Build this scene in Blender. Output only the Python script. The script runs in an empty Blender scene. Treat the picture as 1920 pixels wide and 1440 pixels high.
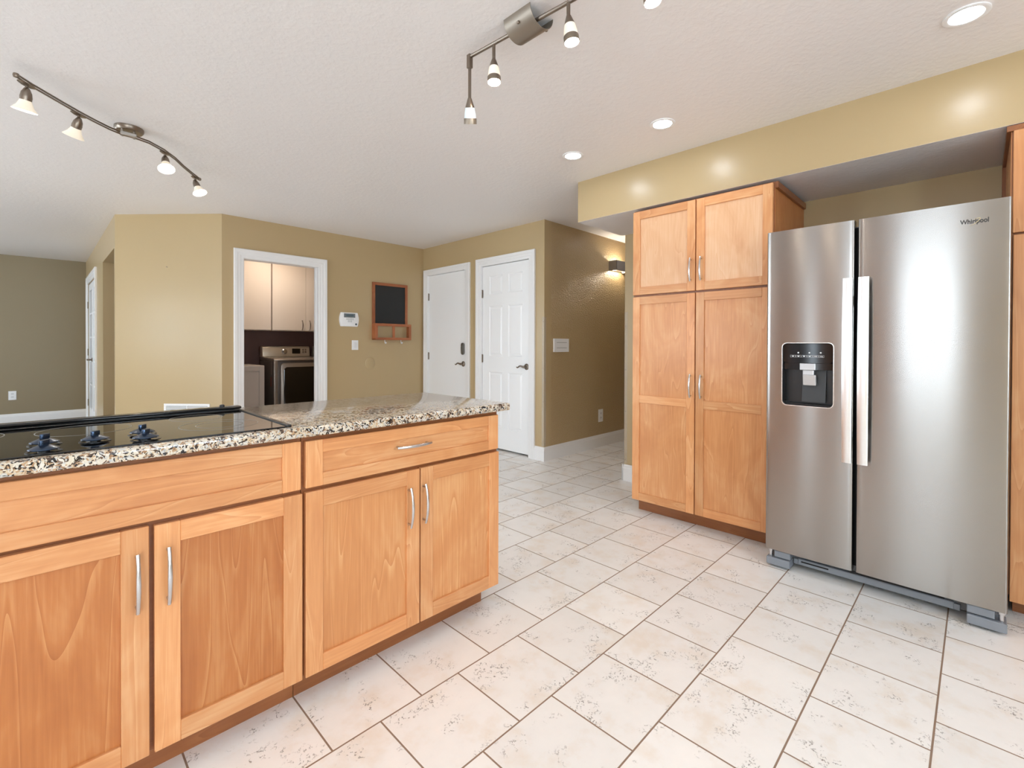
import bpy, bmesh, math, random
from mathutils import Vector, Matrix

random.seed(7)
scene = bpy.context.scene
COL = scene.collection
PI = math.pi

# ------------------------------------------------------------------ camera
# X runs along the island front, Y runs along the refrigerator wall, Z is up.
CAM_H = 1.168
def cam_axes(yaw=0.781305, pitch=0.0071545, roll=0.0031468):
    cy, sy = math.cos(yaw), math.sin(yaw)
    A = Matrix(((sy, 0, cy), (-cy, 0, sy), (0, -1, 0)))
    cp, sp = math.cos(pitch), math.sin(pitch)
    Rx = Matrix(((1, 0, 0), (0, cp, -sp), (0, sp, cp)))
    cr, sr = math.cos(roll), math.sin(roll)
    Rz = Matrix(((cr, -sr, 0), (sr, cr, 0), (0, 0, 1)))
    return (Rz @ Rx @ A.transposed()).transposed()
M_ = cam_axes()
cam_d = bpy.data.cameras.new('camera')
cam = bpy.data.objects.new('camera', cam_d)
COL.objects.link(cam)
right, down, fwd = M_.col[0], M_.col[1], M_.col[2]
cam.matrix_world = Matrix(((right.x, -down.x, -fwd.x, 0), (right.y, -down.y, -fwd.y, 0), (right.z, -down.z, -fwd.z, CAM_H), (0, 0, 0, 1)))
cam_d.sensor_fit = 'HORIZONTAL'
cam_d.sensor_width = 36.0
cam_d.lens = 883.465 / 1920 * 36.0
cam_d.shift_y = -(720 - 654.263) / 1920
cam_d.clip_start = 0.02
scene.camera = cam

# ------------------------------------------------------------------ world, light, exposure
W = bpy.data.worlds.new('daylight'); scene.world = W; W.use_nodes = True
bg = W.node_tree.nodes['Background']
bg.inputs['Color'].default_value = (0.76, 0.89, 1.0, 1)
bg.inputs['Strength'].default_value = 8.5
vs = scene.view_settings
scene.display_settings.display_device = 'sRGB'
vs.view_transform = 'Standard'; vs.look = 'None'; vs.gamma = 1.0; vs.use_curve_mapping = False
vs.exposure = 0.79
cy_ = scene.cycles
cy_.max_bounces = 10; cy_.diffuse_bounces = 6; cy_.glossy_bounces = 5
cy_.transmission_bounces = 6
cy_.sample_clamp_indirect = 6.0
cy_.caustics_reflective = False; cy_.caustics_refractive = False
cy_.use_denoising = True

CEIL = 2.44
# window openings, all out of frame, some added or resized to balance the daylight: (wall, a0, a1, z0, z1)
WIN_W = [(0.02, 1.0, 1.0, 2.12), (1.80, 2.0, 0.10, 2.08), (3.2, 4.3, 0.30, 2.05), (5.0, 5.5, 0.90, 2.00), (7.2, 8.9, 0.7, 2.1)]     # along Y in the west wall; third one added to light the far side
WIN_S = [(0.3, 1.7, 1.0, 2.1), (-2.6, -1.2, 0.3, 2.10)]                                                # along X in the south wall
XW, YS, YF, XE = -3.3, -2.6, 9.85, 3.60
def portal(loc, rot, sx, sy):
    l = bpy.data.lights.new('window_daylight', 'AREA'); l.shape = 'RECTANGLE'; l.size = sx; l.size_y = sy
    l.cycles.is_portal = True
    o = bpy.data.objects.new('window_daylight', l); o.location = loc; o.rotation_euler = rot
    COL.objects.link(o)
for a0, a1, z0, z1 in WIN_W:
    portal((XW - 0.06, (a0 + a1) / 2, (z0 + z1) / 2), (0, -PI / 2, 0), z1 - z0, a1 - a0)
for a0, a1, z0, z1 in WIN_S:
    portal(((a0 + a1) / 2, YS - 0.06, (z0 + z1) / 2), (PI / 2, 0, 0), a1 - a0, z1 - z0)

# ------------------------------------------------------------------ mesh helpers
def new_bm():
    bm = bmesh.new()
    bm.loops.layers.uv.new('uv')
    bm.loops.layers.float_color.new('tone')
    return bm

class MB:
    """Collects shapes; build() links them as ONE mesh object."""
    def __init__(self):
        self.bm = new_bm(); self.i = 0; self.last_mats = []
    def merge(self, tb, grain='z', tone=None, mi=0, off=None):
        uv = tb.loops.layers.uv['uv']; tc = tb.loops.layers.float_color['tone']
        if off is None: off = (random.uniform(-20, 20), random.uniform(-20, 20))
        if tone is None: tone = random.uniform(0.0, 1.0)
        gi = 'xyz'.index(grain)
        for f in tb.faces:
            f.material_index = mi
            for l in f.loops:
                p = l.vert.co
                o = [p[k] for k in range(3) if k != gi]
                l[uv].uv = (o[0] + o[1] * 0.9 + off[0], p[gi] + off[1])
                l[tc] = (tone, tone, tone, 1)
        me = bpy.data.meshes.new('t'); tb.to_mesh(me); tb.free()
        self.bm.from_mesh(me); bpy.data.meshes.remove(me)
        return self
    def box(self, x0, x1, y0, y1, z0, z1, bev=0.0, seg=1, grain='z', tone=None, mi=0, mat=None):
        tb = new_bm()
        vs_ = [tb.verts.new((x, y, z)) for x in (min(x0, x1), max(x0, x1)) for y in (min(y0, y1), max(y0, y1)) for z in (min(z0, z1), max(z0, z1))]
        for q in ((0, 1, 3, 2), (4, 6, 7, 5), (0, 4, 5, 1), (2, 3, 7, 6), (0, 2, 6, 4), (1, 5, 7, 3)):
            tb.faces.new([vs_[k] for k in q])
        if bev > 0:
            bmesh.ops.bevel(tb, geom=list(tb.edges), offset=bev, segments=seg, profile=0.5, affect='EDGES')
        if mat is not None: bmesh.ops.transform(tb, matrix=mat, verts=tb.verts)
        return self.merge(tb, grain, tone, mi)
    def prism(self, poly, axis, a0, a1, bev=0.0, seg=1, grain='z', tone=None, mi=0, mat=None):
        """poly: 2-D points; axis: 'x','y','z' extrusion axis; other two in xyz order."""
        tb = new_bm()
        def P(u, v, a):
            return {'x': (a, u, v), 'y': (u, a, v), 'z': (u, v, a)}[axis]
        A = [tb.verts.new(P(u, v, a0)) for u, v in poly]; B = [tb.verts.new(P(u, v, a1)) for u, v in poly]
        n = len(poly)
        tb.faces.new(A); tb.faces.new(B[::-1])
        for k in range(n):
            tb.faces.new((A[k], B[k], B[(k + 1) % n], A[(k + 1) % n]))
        bmesh.ops.recalc_face_normals(tb, faces=tb.faces)
        if bev > 0:
            bmesh.ops.bevel(tb, geom=list(tb.edges), offset=bev, segments=seg, profile=0.5, affect='EDGES')
        if mat is not None: bmesh.ops.transform(tb, matrix=mat, verts=tb.verts)
        return self.merge(tb, grain, tone, mi)
    def lathe(self, prof, seg=24, mat=None, mi=0, caps=True):
        """prof: (r, z) list, turned about local z."""
        tb = new_bm(); rings = []
        for r, z in prof:
            rings.append([tb.verts.new((r * math.cos(2 * PI * k / seg), r * math.sin(2 * PI * k / seg), z)) for k in range(seg)] if r > 1e-6 else [tb.verts.new((0, 0, z))])
        for a, b in zip(rings, rings[1:]):
            for k in range(seg):
                k2 = (k + 1) % seg
                if len(a) == 1 and len(b) == 1: continue
                if len(a) == 1: tb.faces.new((a[0], b[k], b[k2]))
                elif len(b) == 1: tb.faces.new((a[k], b[0], a[k2]))
                else: tb.faces.new((a[k], b[k], b[k2], a[k2]))
        if caps:
            if len(rings[0]) > 1: tb.faces.new(rings[0])
            if len(rings[-1]) > 1: tb.faces.new(rings[-1][::-1])
        bmesh.ops.recalc_face_normals(tb, faces=tb.faces)
        if mat is not None: bmesh.ops.transform(tb, matrix=mat, verts=tb.verts)
        return self.merge(tb, mi=mi)
    def tube(self, pts, r, seg=10, flat=1.0, up=(0, 0, 1), mi=0):
        """sweeps an ellipse (r across, r*flat along `up`) along pts; r may be a list."""
        tb = new_bm(); pts = [Vector(p) for p in pts]; rings = []
        for i, p in enumerate(pts):
            t = (pts[min(i + 1, len(pts) - 1)] - pts[max(i - 1, 0)]).normalized()
            u = Vector(up)
            if abs(t.dot(u)) > 0.98: u = Vector((1, 0, 0)) if abs(t.x) < 0.9 else Vector((0, 1, 0))
            s = t.cross(u).normalized(); w = s.cross(t).normalized()
            rr = r[i] if isinstance(r, (list, tuple)) else r
            rings.append([tb.verts.new(p + s * rr * math.cos(2 * PI * k / seg) + w * rr * flat * math.sin(2 * PI * k / seg)) for k in range(seg)])
        for a, b in zip(rings, rings[1:]):
            for k in range(seg):
                tb.faces.new((a[k], a[(k + 1) % seg], b[(k + 1) % seg], b[k]))
        tb.faces.new(rings[0]); tb.faces.new(rings[-1])
        bmesh.ops.recalc_face_normals(tb, faces=tb.faces)
        return self.merge(tb, mi=mi)
    def quad(self, pts, mi=0, grain='z', tone=None):
        tb = new_bm(); tb.faces.new([tb.verts.new(p) for p in pts]); return self.merge(tb, grain, tone, mi)
    def build(self, name, mats, parent=None, smooth=None):
        me = bpy.data.meshes.new(name)
        self.bm.to_mesh(me); self.bm.free()
        return link(name, me, mats, parent, smooth)

def root_loc(o):
    while o.parent is not None: o = o.parent
    return Vector(o.location)

def link(name, me, mats, parent=None, smooth=None):
    """shapes are given in room coordinates; a child's are moved into its thing's frame."""
    if not isinstance(mats, (list, tuple)): mats = [mats]
    for m in mats: me.materials.append(m)
    if smooth:
        for p in me.polygons: p.use_smooth = True
        me.set_sharp_from_angle(angle=math.radians(smooth))
    o = bpy.data.objects.new(name, me); COL.objects.link(o)
    me.name = name
    if parent is not None:
        me.transform(Matrix.Translation(-root_loc(parent)))
        o.parent = parent
    else:
        # origin at the base of the thing
        xs = [v.co for v in me.vertices]
        if xs:
            lo = Vector((min(v.x for v in xs), min(v.y for v in xs), min(v.z for v in xs)))
            hi = Vector((max(v.x for v in xs), max(v.y for v in xs), max(v.z for v in xs)))
            c = Vector(((lo.x + hi.x) / 2, (lo.y + hi.y) / 2, lo.z))
            me.transform(Matrix.Translation(-c)); o.location = c
    return o

def tag(o, label, cat, group=None):
    o['label'] = label; o['category'] = cat
    if group: o['group'] = group
    return o
def thing(name, label, cat, loc, group=None):
    o = bpy.data.objects.new(name, None); o.location = loc; o.empty_display_size = 0.05
    COL.objects.link(o); return tag(o, label, cat, group)
def struct(o, label=None, cat=None):
    o['kind'] = 'structure'
    if label: o['label'] = label
    if cat: o['category'] = cat
    return o
def struct_root(name, loc, label=None, cat=None):
    o = bpy.data.objects.new(name, None); o.location = loc; o.empty_display_size = 0.05
    COL.objects.link(o); return struct(o, label, cat)
def copy_part(o, parent):
    c = o.copy(); COL.objects.link(c); c.parent = parent
    for ch in list(o.children): copy_part(ch, c)
    return c
def copy_tree(root, loc, label=None):
    kids = list(root.children)
    r = root.copy(); COL.objects.link(r); r.location = loc
    if label: r['label'] = label
    for ch in kids: copy_part(ch, r)
    return r
def axis_mat(origin, axis, up=(0, 0, 1)):
    """local z -> axis"""
    z = Vector(axis).normalized(); u = Vector(up)
    if abs(z.dot(u)) > 0.98: u = Vector((1, 0, 0))
    x = u.cross(z).normalized(); y = z.cross(x)
    m = Matrix((x, y, z)).transposed().to_4x4(); m.translation = Vector(origin); return m
def rrect(u0, u1, v0, v1, r, n=6):
    pts = []
    for cu, cv, a in ((u1 - r, v1 - r, 0), (u0 + r, v1 - r, 90), (u0 + r, v0 + r, 180), (u1 - r, v0 + r, 270)):
        for k in range(n + 1):
            t = math.radians(a + 90 * k / n); pts.append((cu + r * math.cos(t), cv + r * math.sin(t)))
    return pts
def text_mesh(s, size, ext=0.0):
    cu = bpy.data.curves.new('t', 'FONT'); cu.body = s; cu.size = size; cu.extrude = ext; cu.offset = size * 0.022
    cu.align_x = 'CENTER'; cu.align_y = 'CENTER'
    o = bpy.data.objects.new('t', cu); COL.objects.link(o)
    dg = bpy.context.evaluated_depsgraph_get(); dg.update()
    me = bpy.data.meshes.new_from_object(o.evaluated_get(dg))
    bpy.data.objects.remove(o); bpy.data.curves.remove(cu)
    me.materials.clear()
    return me

# ------------------------------------------------------------------ materials
def lin(r, g, b):
    f = lambda c: (c / 255 / 12.92) if c / 255 <= 0.04045 else ((c / 255 + 0.055) / 1.055) ** 2.4
    return (f(r), f(g), f(b), 1)
def mat(name):
    m = bpy.data.materials.new(name); m.use_nodes = True
    nt = m.node_tree; b = nt.nodes['Principled BSDF']
    return m, nt, b
def N(nt, t, **kw):
    n = nt.nodes.new(t)
    for k, v in kw.items(): setattr(n, k, v)
    return n
def plain(name, rgb, rough=0.5, metal=0.0, emit=None, es=0.0, spec=0.5, coat=0.0):
    m, nt, b = mat(name)
    b.inputs['Base Color'].default_value = lin(*rgb); b.inputs['Roughness'].default_value = rough
    b.inputs['Metallic'].default_value = metal; b.inputs['Specular IOR Level'].default_value = spec
    b.inputs['Coat Weight'].default_value = coat
    if emit: b.inputs['Emission Color'].default_value = lin(*emit); b.inputs['Emission Strength'].default_value = es
    return m
def ramp(nt, stops, interp='LINEAR'):
    r = N(nt, 'ShaderNodeValToRGB'); cr = r.color_ramp; cr.interpolation = interp
    while len(cr.elements) < len(stops): cr.elements.new(0.5)
    for e, (p, c) in zip(cr.elements, stops): e.position = p; e.color = c
    return r

def paint(name, rgb, rough, bump, scale, dist=0.004, var=0.03, knock=False):
    m, nt, b = mat(name); L = nt.links.new
    g = N(nt, 'ShaderNodeNewGeometry')
    n1 = N(nt, 'ShaderNodeTexNoise'); n1.inputs['Scale'].default_value = scale; n1.inputs['Detail'].default_value = 4
    L(g.outputs['Position'], n1.inputs['Vector'])
    h = n1.outputs['Fac']
    if knock:   # flattened blobs, like a knock-down texture
        rp = ramp(nt, [(0.42, (0, 0, 0, 1)), (0.62, (1, 1, 1, 1))]); L(h, rp.inputs['Fac']); h = rp.outputs['Color']
    bp = N(nt, 'ShaderNodeBump'); bp.inputs['Strength'].default_value = bump; bp.inputs['Distance'].default_value = dist
    L(h, bp.inputs['Height']); L(bp.outputs['Normal'], b.inputs['Normal'])
    n2 = N(nt, 'ShaderNodeTexNoise'); n2.inputs['Scale'].default_value = 1.7; n2.inputs['Detail'].default_value = 2
    L(g.outputs['Position'], n2.inputs['Vector'])
    hsv = N(nt, 'ShaderNodeHueSaturation'); hsv.inputs['Color'].default_value = lin(*rgb)
    mr = N(nt, 'ShaderNodeMapRange'); mr.inputs['To Min'].default_value = 1 - var; mr.inputs['To Max'].default_value = 1 + var
    L(n2.outputs['Fac'], mr.inputs['Value']); L(mr.outputs['Result'], hsv.inputs['Value']); L(hsv.outputs['Color'], b.inputs['Base Color'])
    b.inputs['Roughness'].default_value = rough
    return m

def wood(name, dark, mid, light, rough=0.33, fig=1.0):
    m, nt, b = mat(name); L = nt.links.new
    uv = N(nt, 'ShaderNodeUVMap', uv_map='uv')
    def noise(su, sv, scale, detail, dist=0.0, rough_=0.5):
        mp = N(nt, 'ShaderNodeMapping'); mp.inputs['Scale'].default_value = (su, sv, 1); L(uv.outputs['UV'], mp.inputs['Vector'])
        n = N(nt, 'ShaderNodeTexNoise'); n.noise_dimensions = '2D'; n.inputs['Scale'].default_value = scale
        n.inputs['Detail'].default_value = detail; n.inputs['Distortion'].default_value = dist; n.inputs['Roughness'].default_value = rough_
        L(mp.outputs['Vector'], n.inputs['Vector']); return n.outputs['Fac']
    fine = noise(60, 2.5, 2.0, 5, 0.3)            # pore streaks
    cath = noise(5.5, 0.42, 1.5, 1.5, 0.25)           # broad flame figure
    flame = N(nt, 'ShaderNodeMath', operation='MULTIPLY'); L(cath, flame.inputs[0]); flame.inputs[1].default_value = 7.0
    fr = N(nt, 'ShaderNodeMath', operation='FRACT'); L(flame.outputs[0], fr.inputs[0])
    line = ramp(nt, [(0.0, (0.30, 0.30, 0.30, 1)), (0.10, (0.55, 0.55, 0.55, 1)), (0.85, (0.45, 0.45, 0.45, 1)), (1.0, (0.72, 0.72, 0.72, 1))]); L(fr.outputs[0], line.inputs['Fac'])
    blotch = noise(3.5, 1.6, 1.5, 3, 0.8, 0.6)
    a1 = N(nt, 'ShaderNodeMix', data_type='FLOAT'); a1.inputs[0].default_value = 0.50 * fig
    L(blotch, a1.inputs[2]); L(line.outputs['Color'], a1.inputs[3])
    a2 = N(nt, 'ShaderNodeMix', data_type='FLOAT'); a2.inputs[0].default_value = 0.22
    L(a1.outputs[0], a2.inputs[2]); L(fine, a2.inputs[3])
    rp = ramp(nt, [(0.30, dark), (0.50, mid), (0.70, light)]); L(a2.outputs[0], rp.inputs['Fac'])
    tn = N(nt, 'ShaderNodeAttribute', attribute_name='tone')
    mr = N(nt, 'ShaderNodeMapRange'); mr.inputs['To Min'].default_value = 0.90; mr.inputs['To Max'].default_value = 1.10
    L(tn.outputs['Fac'], mr.inputs['Value'])
    hsv = N(nt, 'ShaderNodeHueSaturation'); L(rp.outputs['Color'], hsv.inputs['Color']); L(mr.outputs['Result'], hsv.inputs['Value'])
    L(hsv.outputs['Color'], b.inputs['Base Color'])
    b.inputs['Roughness'].default_value = rough
    bp = N(nt, 'ShaderNodeBump'); bp.inputs['Strength'].default_value = 0.06; bp.inputs['Distance'].default_value = 0.001
    L(fine, bp.inputs['Height']); L(bp.outputs['Normal'], b.inputs['Normal'])
    return m

def steel(name, rgb, rough=0.28, aniso=0.75, rot=0.0, streak=0.03):
    m, nt, b = mat(name); L = nt.links.new
    b.inputs['Metallic'].default_value = 1.0; b.inputs['Roughness'].default_value = rough
    b.inputs['Anisotropic'].default_value = aniso; b.inputs['Anisotropic Rotation'].default_value = rot
    tg = N(nt, 'ShaderNodeTangent', direction_type='RADIAL', axis='Z'); L(tg.outputs['Tangent'], b.inputs['Tangent'])
    g = N(nt, 'ShaderNodeNewGeometry'); mp = N(nt, 'ShaderNodeMapping'); mp.inputs['Scale'].default_value = (3, 3, 420)
    L(g.outputs['Position'], mp.inputs['Vector'])
    n = N(nt, 'ShaderNodeTexNoise'); n.inputs['Scale'].default_value = 2; n.inputs['Detail'].default_value = 3; L(mp.outputs['Vector'], n.inputs['Vector'])
    mr = N(nt, 'ShaderNodeMapRange'); mr.inputs['To Min'].default_value = 1 - streak; mr.inputs['To Max'].default_value = 1 + streak
    L(n.outputs['Fac'], mr.inputs['Value'])
    hsv = N(nt, 'ShaderNodeHueSaturation'); hsv.inputs['Color'].default_value = lin(*rgb); L(mr.outputs['Result'], hsv.inputs['Value'])
    L(hsv.outputs['Color'], b.inputs['Base Color'])
    return m

def granite(name):
    m, nt, b = mat(name); L = nt.links.new
    g = N(nt, 'ShaderNodeNewGeometry')
    nz = N(nt, 'ShaderNodeTexNoise'); nz.inputs['Scale'].default_value = 35; nz.inputs['Detail'].default_value = 3
    L(g.outputs['Position'], nz.inputs['Vector'])
    wv = N(nt, 'ShaderNodeMix', data_type='VECTOR'); wv.inputs[0].default_value = 0.035
    L(g.outputs['Position'], wv.inputs[4]); L(nz.outputs['Color'], wv.inputs[5])
    v1 = N(nt, 'ShaderNodeTexVoronoi'); v1.inputs['Scale'].default_value = 105; L(wv.outputs[1], v1.inputs['Vector'])
    v2 = N(nt, 'ShaderNodeTexVoronoi'); v2.inputs['Scale'].default_value = 260; L(wv.outputs[1], v2.inputs['Vector'])
    s1 = N(nt, 'ShaderNodeSeparateColor'); L(v1.outputs['Color'], s1.inputs[0])
    s2 = N(nt, 'ShaderNodeSeparateColor'); L(v2.outputs['Color'], s2.inputs[0])
    big = N(nt, 'ShaderNodeTexNoise'); big.inputs['Scale'].default_value = 14; big.inputs['Detail'].default_value = 3; L(g.outputs['Position'], big.inputs['Vector'])
    ad = N(nt, 'ShaderNodeMath', operation='MULTIPLY_ADD'); L(big.outputs['Fac'], ad.inputs[0]); ad.inputs[1].default_value = 0.7; 
    sb = N(nt, 'ShaderNodeMath', operation='SUBTRACT'); L(s1.outputs[0], sb.inputs[0]); sb.inputs[1].default_value = 0.35
    L(sb.outputs[0], ad.inputs[2])
    r1 = ramp(nt, [(0.0, lin(40, 36, 36)), (0.10, lin(84, 66, 54)), (0.19, lin(168, 132, 98)), (0.30, lin(212, 190, 158)), (0.45, lin(224, 212, 190)), (0.62, lin(218, 208, 190)), (0.76, lin(206, 204, 198)), (0.88, lin(228, 220, 206)), (0.96, lin(132, 108, 92))], 'CONSTANT')
    L(ad.outputs[0], r1.inputs['Fac'])
    r2 = ramp(nt, [(0.0, lin(30, 28, 30)), (0.20, lin(104, 80, 64)), (0.33, lin(190, 154, 116)), (0.52, lin(228, 218, 200)), (0.8, lin(192, 190, 186))], 'CONSTANT')
    L(s2.outputs[1], r2.inputs['Fac'])
    mk = N(nt, 'ShaderNodeMath', operation='GREATER_THAN'); L(s2.outputs[0], mk.inputs[0]); mk.inputs[1].default_value = 0.60
    mx = N(nt, 'ShaderNodeMix', data_type='RGBA'); L(mk.outputs[0], mx.inputs[0]); L(r1.outputs['Color'], mx.inputs[6]); L(r2.outputs['Color'], mx.inputs[7])
    hv = N(nt, 'ShaderNodeHueSaturation'); hv.inputs['Value'].default_value = 0.88; hv.inputs['Saturation'].default_value = 0.95; L(mx.outputs[2], hv.inputs['Color']); L(hv.outputs['Color'], b.inputs['Base Color'])
    b.inputs['Roughness'].default_value = 0.14; b.inputs['Coat Weight'].default_value = 0.2
    return m

def tile(name):
    T = 0.3055
    m, nt, b = mat(name); L = nt.links.new
    g = N(nt, 'ShaderNodeNewGeometry')
    mp = N(nt, 'ShaderNodeMapping'); mp.inputs['Location'].default_value = (-(1.97 - 20 * T), -(0.0895 - 20 * T), 0); L(g.outputs['Position'], mp.inputs['Vector'])
    br = N(nt, 'ShaderNodeTexBrick'); br.offset = 0.5; br.offset_frequency = 2; br.squash = 1.0
    br.inputs['Scale'].default_value = 1.0; br.inputs['Brick Width'].default_value = T; br.inputs['Row Height'].default_value = T
    br.inputs['Mortar Size'].default_value = 0.0028; br.inputs['Mortar Smooth'].default_value = 0.15; br.inputs['Bias'].default_value = 0.0
    br.inputs['Color1'].default_value = (0, 0, 0, 1); br.inputs['Color2'].default_value = (1, 1, 1, 1); br.inputs['Mortar'].default_value = (0.5, 0.5, 0.5, 1)
    L(mp.outputs['Vector'], br.inputs['Vector'])
    # offset noise per tile so that each tile has its own clouding
    off = N(nt, 'ShaderNodeVectorMath', operation='MULTIPLY_ADD'); L(br.outputs['Color'], off.inputs[0]); off.inputs[1].default_value = (9.0, 5.0, 3.0); L(g.outputs['Position'], off.inputs[2])
    n1 = N(nt, 'ShaderNodeTexNoise'); n1.inputs['Scale'].default_value = 7; n1.inputs['Detail'].default_value = 6; n1.inputs['Roughness'].default_value = 0.62; L(off.outputs[0], n1.inputs['Vector'])
    base = ramp(nt, [(0.32, lin(237, 229, 219)), (0.5, lin(243, 241, 238)), (0.68, lin(246, 244, 241))]); L(n1.outputs['Fac'], base.inputs['Fac'])
    sep = N(nt, 'ShaderNodeSeparateColor'); L(br.outputs['Color'], sep.inputs[0])
    mr = N(nt, 'ShaderNodeMapRange'); mr.inputs['To Min'].default_value = 0.94; mr.inputs['To Max'].default_value = 1.03; L(sep.outputs[0], mr.inputs['Value'])
    hsv = N(nt, 'ShaderNodeHueSaturation'); L(base.outputs['Color'], hsv.inputs['Color']); L(mr.outputs['Result'], hsv.inputs['Value'])
    # pitting: short dark veins that come in clusters
    n2 = N(nt, 'ShaderNodeTexNoise'); n2.inputs['Scale'].default_value = 34; n2.inputs['Detail'].default_value = 4; n2.inputs['Roughness'].default_value = 0.6; L(off.outputs[0], n2.inputs['Vector'])
    vein = ramp(nt, [(0.470, (0, 0, 0, 1)), (0.500, (1, 1, 1, 1)), (0.530, (0, 0, 0, 1))]); L(n2.outputs['Fac'], vein.inputs['Fac'])
    n3 = N(nt, 'ShaderNodeTexNoise'); n3.inputs['Scale'].default_value = 9.5; n3.inputs['Detail'].default_value = 2; L(off.outputs[0], n3.inputs['Vector'])
    cl = ramp(nt, [(0.545, (0, 0, 0, 1)), (0.64, (1, 1, 1, 1))]); L(n3.outputs['Fac'], cl.inputs['Fac'])
    n4 = N(nt, 'ShaderNodeTexNoise'); n4.inputs['Scale'].default_value = 120; n4.inputs['Detail'].default_value = 1; L(off.outputs[0], n4.inputs['Vector'])
    sp = ramp(nt, [(0.48, (0, 0, 0, 1)), (0.54, (1, 1, 1, 1))]); L(n4.outputs['Fac'], sp.inputs['Fac'])
    p1 = N(nt, 'ShaderNodeMath', operation='MULTIPLY'); L(vein.outputs['Color'], p1.inputs[0]); L(cl.outputs['Color'], p1.inputs[1])
    p2 = N(nt, 'ShaderNodeMath', operation='MULTIPLY'); L(p1.outputs[0], p2.inputs[0]); L(sp.outputs['Color'], p2.inputs[1])
    pit = N(nt, 'ShaderNodeMath', operation='MULTIPLY'); L(p2.outputs[0], pit.inputs[0]); pit.inputs[1].default_value = 0.9
    mx = N(nt, 'ShaderNodeMix', data_type='RGBA'); L(pit.outputs[0], mx.inputs[0]); L(hsv.outputs['Color'], mx.inputs[6]); mx.inputs[7].default_value = lin(74, 56, 44)
    mg = N(nt, 'ShaderNodeMix', data_type='RGBA'); L(br.outputs['Fac'], mg.inputs[0]); L(mx.outputs[2], mg.inputs[6]); mg.inputs[7].default_value = lin(146, 122, 104)
    L(mg.outputs[2], b.inputs['Base Color'])
    rr = N(nt, 'ShaderNodeMapRange'); rr.inputs['To Min'].default_value = 0.34; rr.inputs['To Max'].default_value = 0.8; L(br.outputs['Fac'], rr.inputs['Value']); L(rr.outputs['Result'], b.inputs['Roughness'])
    hs = N(nt, 'ShaderNodeMath', operation='ADD'); L(br.outputs['Fac'], hs.inputs[0]); L(pit.outputs[0], hs.inputs[1])
    bp = N(nt, 'ShaderNodeBump', invert=True); bp.inputs['Strength'].default_value = 0.5; bp.inputs['Distance'].default_value = 0.002
    L(hs.outputs[0], bp.inputs['Height']); L(bp.outputs['Normal'], b.inputs['Normal'])
    return m

def planks(name):
    m, nt, b = mat(name); L = nt.links.new
    g = N(nt, 'ShaderNodeNewGeometry')
    br = N(nt, 'ShaderNodeTexBrick'); br.inputs['Scale'].default_value = 1; br.inputs['Brick Width'].default_value = 0.9; br.inputs['Row Height'].default_value = 0.13
    br.inputs['Mortar Size'].default_value = 0.002; br.inputs['Color1'].default_value = lin(112, 88, 66); br.inputs['Color2'].default_value = lin(136, 110, 84); br.inputs['Mortar'].default_value = lin(60, 46, 36)
    L(g.outputs['Position'], br.inputs['Vector']); L(br.outputs['Color'], b.inputs['Base Color']); b.inputs['Roughness'].default_value = 0.35
    return m

WALL = paint('tan_wall_paint', (186, 163, 123), 0.29, 0.12, 55, 0.003)
WALL_HALL = paint('hall_wall_paint', (186, 161, 120), 0.30, 0.6, 75, 0.006, knock=True)
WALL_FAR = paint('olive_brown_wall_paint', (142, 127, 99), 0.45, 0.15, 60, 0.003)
WALL_LAUNDRY = paint('plum_brown_wall_paint', (106, 78, 72), 0.5, 0.12, 60, 0.003)
CEILM = paint('textured_ceiling_paint', (236, 232, 230), 0.50, 0.14, 42, 0.004, 0.01, knock=True)
WHITE = plain('white_trim_paint', (238, 237, 236), 0.32)
DOORW = plain('white_door_paint', (243, 243, 243), 0.34)
MAPLE = wood('honey_maple', lin(192, 125, 77), lin(213, 150, 98), lin(229, 179, 131))
MAPLE_DEEP = wood('amber_maple_panel', lin(160, 92, 46), lin(184, 115, 62), lin(208, 150, 96), 0.33, 1.15)  # amber door panels; also paints the shade on the pantry side panel
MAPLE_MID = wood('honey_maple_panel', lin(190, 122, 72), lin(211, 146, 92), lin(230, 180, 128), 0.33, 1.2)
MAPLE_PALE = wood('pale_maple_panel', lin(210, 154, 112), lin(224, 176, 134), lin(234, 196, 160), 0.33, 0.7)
MAPLE_SHADED = wood('shaded_maple', lin(128, 76, 42), lin(146, 90, 52), lin(164, 106, 64))  # maple deepened so the gaps between fronts look shadowed
CHERRY = wood('reddish_pine', lin(138, 74, 42), lin(164, 96, 58), lin(186, 120, 78), 0.5)
STEEL = steel('brushed_steel', (162, 158, 154), 0.24, 0.92, 0.25)
STEEL_H = steel('handle_steel', (232, 231, 230), 0.30, 0.0, 0.0)
NICKEL = plain('brushed_nickel', (190, 186, 180), 0.30, 1.0)
NICKEL_D = plain('dark_nickel', (140, 128, 116), 0.34, 1.0)
SATIN = plain('satin_pull_metal', (206, 206, 208), 0.25, 1.0)
GRANITE = granite('speckled_granite')
TILE = tile('cream_stone_tile')
PLANK = planks('brown_plank_floor')
BLACKGL = plain('black_cooktop_glass', (12, 12, 13), 0.04, spec=0.6)
BLACK = plain('black_plastic', (20, 20, 22), 0.3)
BLACKM = plain('black_gap', (10, 10, 10), 0.7)
GREYP = plain('grey_plastic', (132, 138, 146), 0.42)
KNOBM = plain('blue_black_knob', (52, 66, 86), 0.22, 0.75)
RINGM = plain('printed_ring', (150, 146, 138), 0.3)
WHITEP = plain('white_plastic', (240, 240, 240), 0.35)
SLATE = plain('chalk_black', (30, 31, 31), 0.6)
FROST = plain('frosted_glass', (232, 226, 214), 0.35, emit=(255, 232, 196), es=0.22)
FROST2 = plain('frosted_glass_cool', (222, 232, 236), 0.35, emit=(226, 244, 255), es=0.10)
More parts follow.
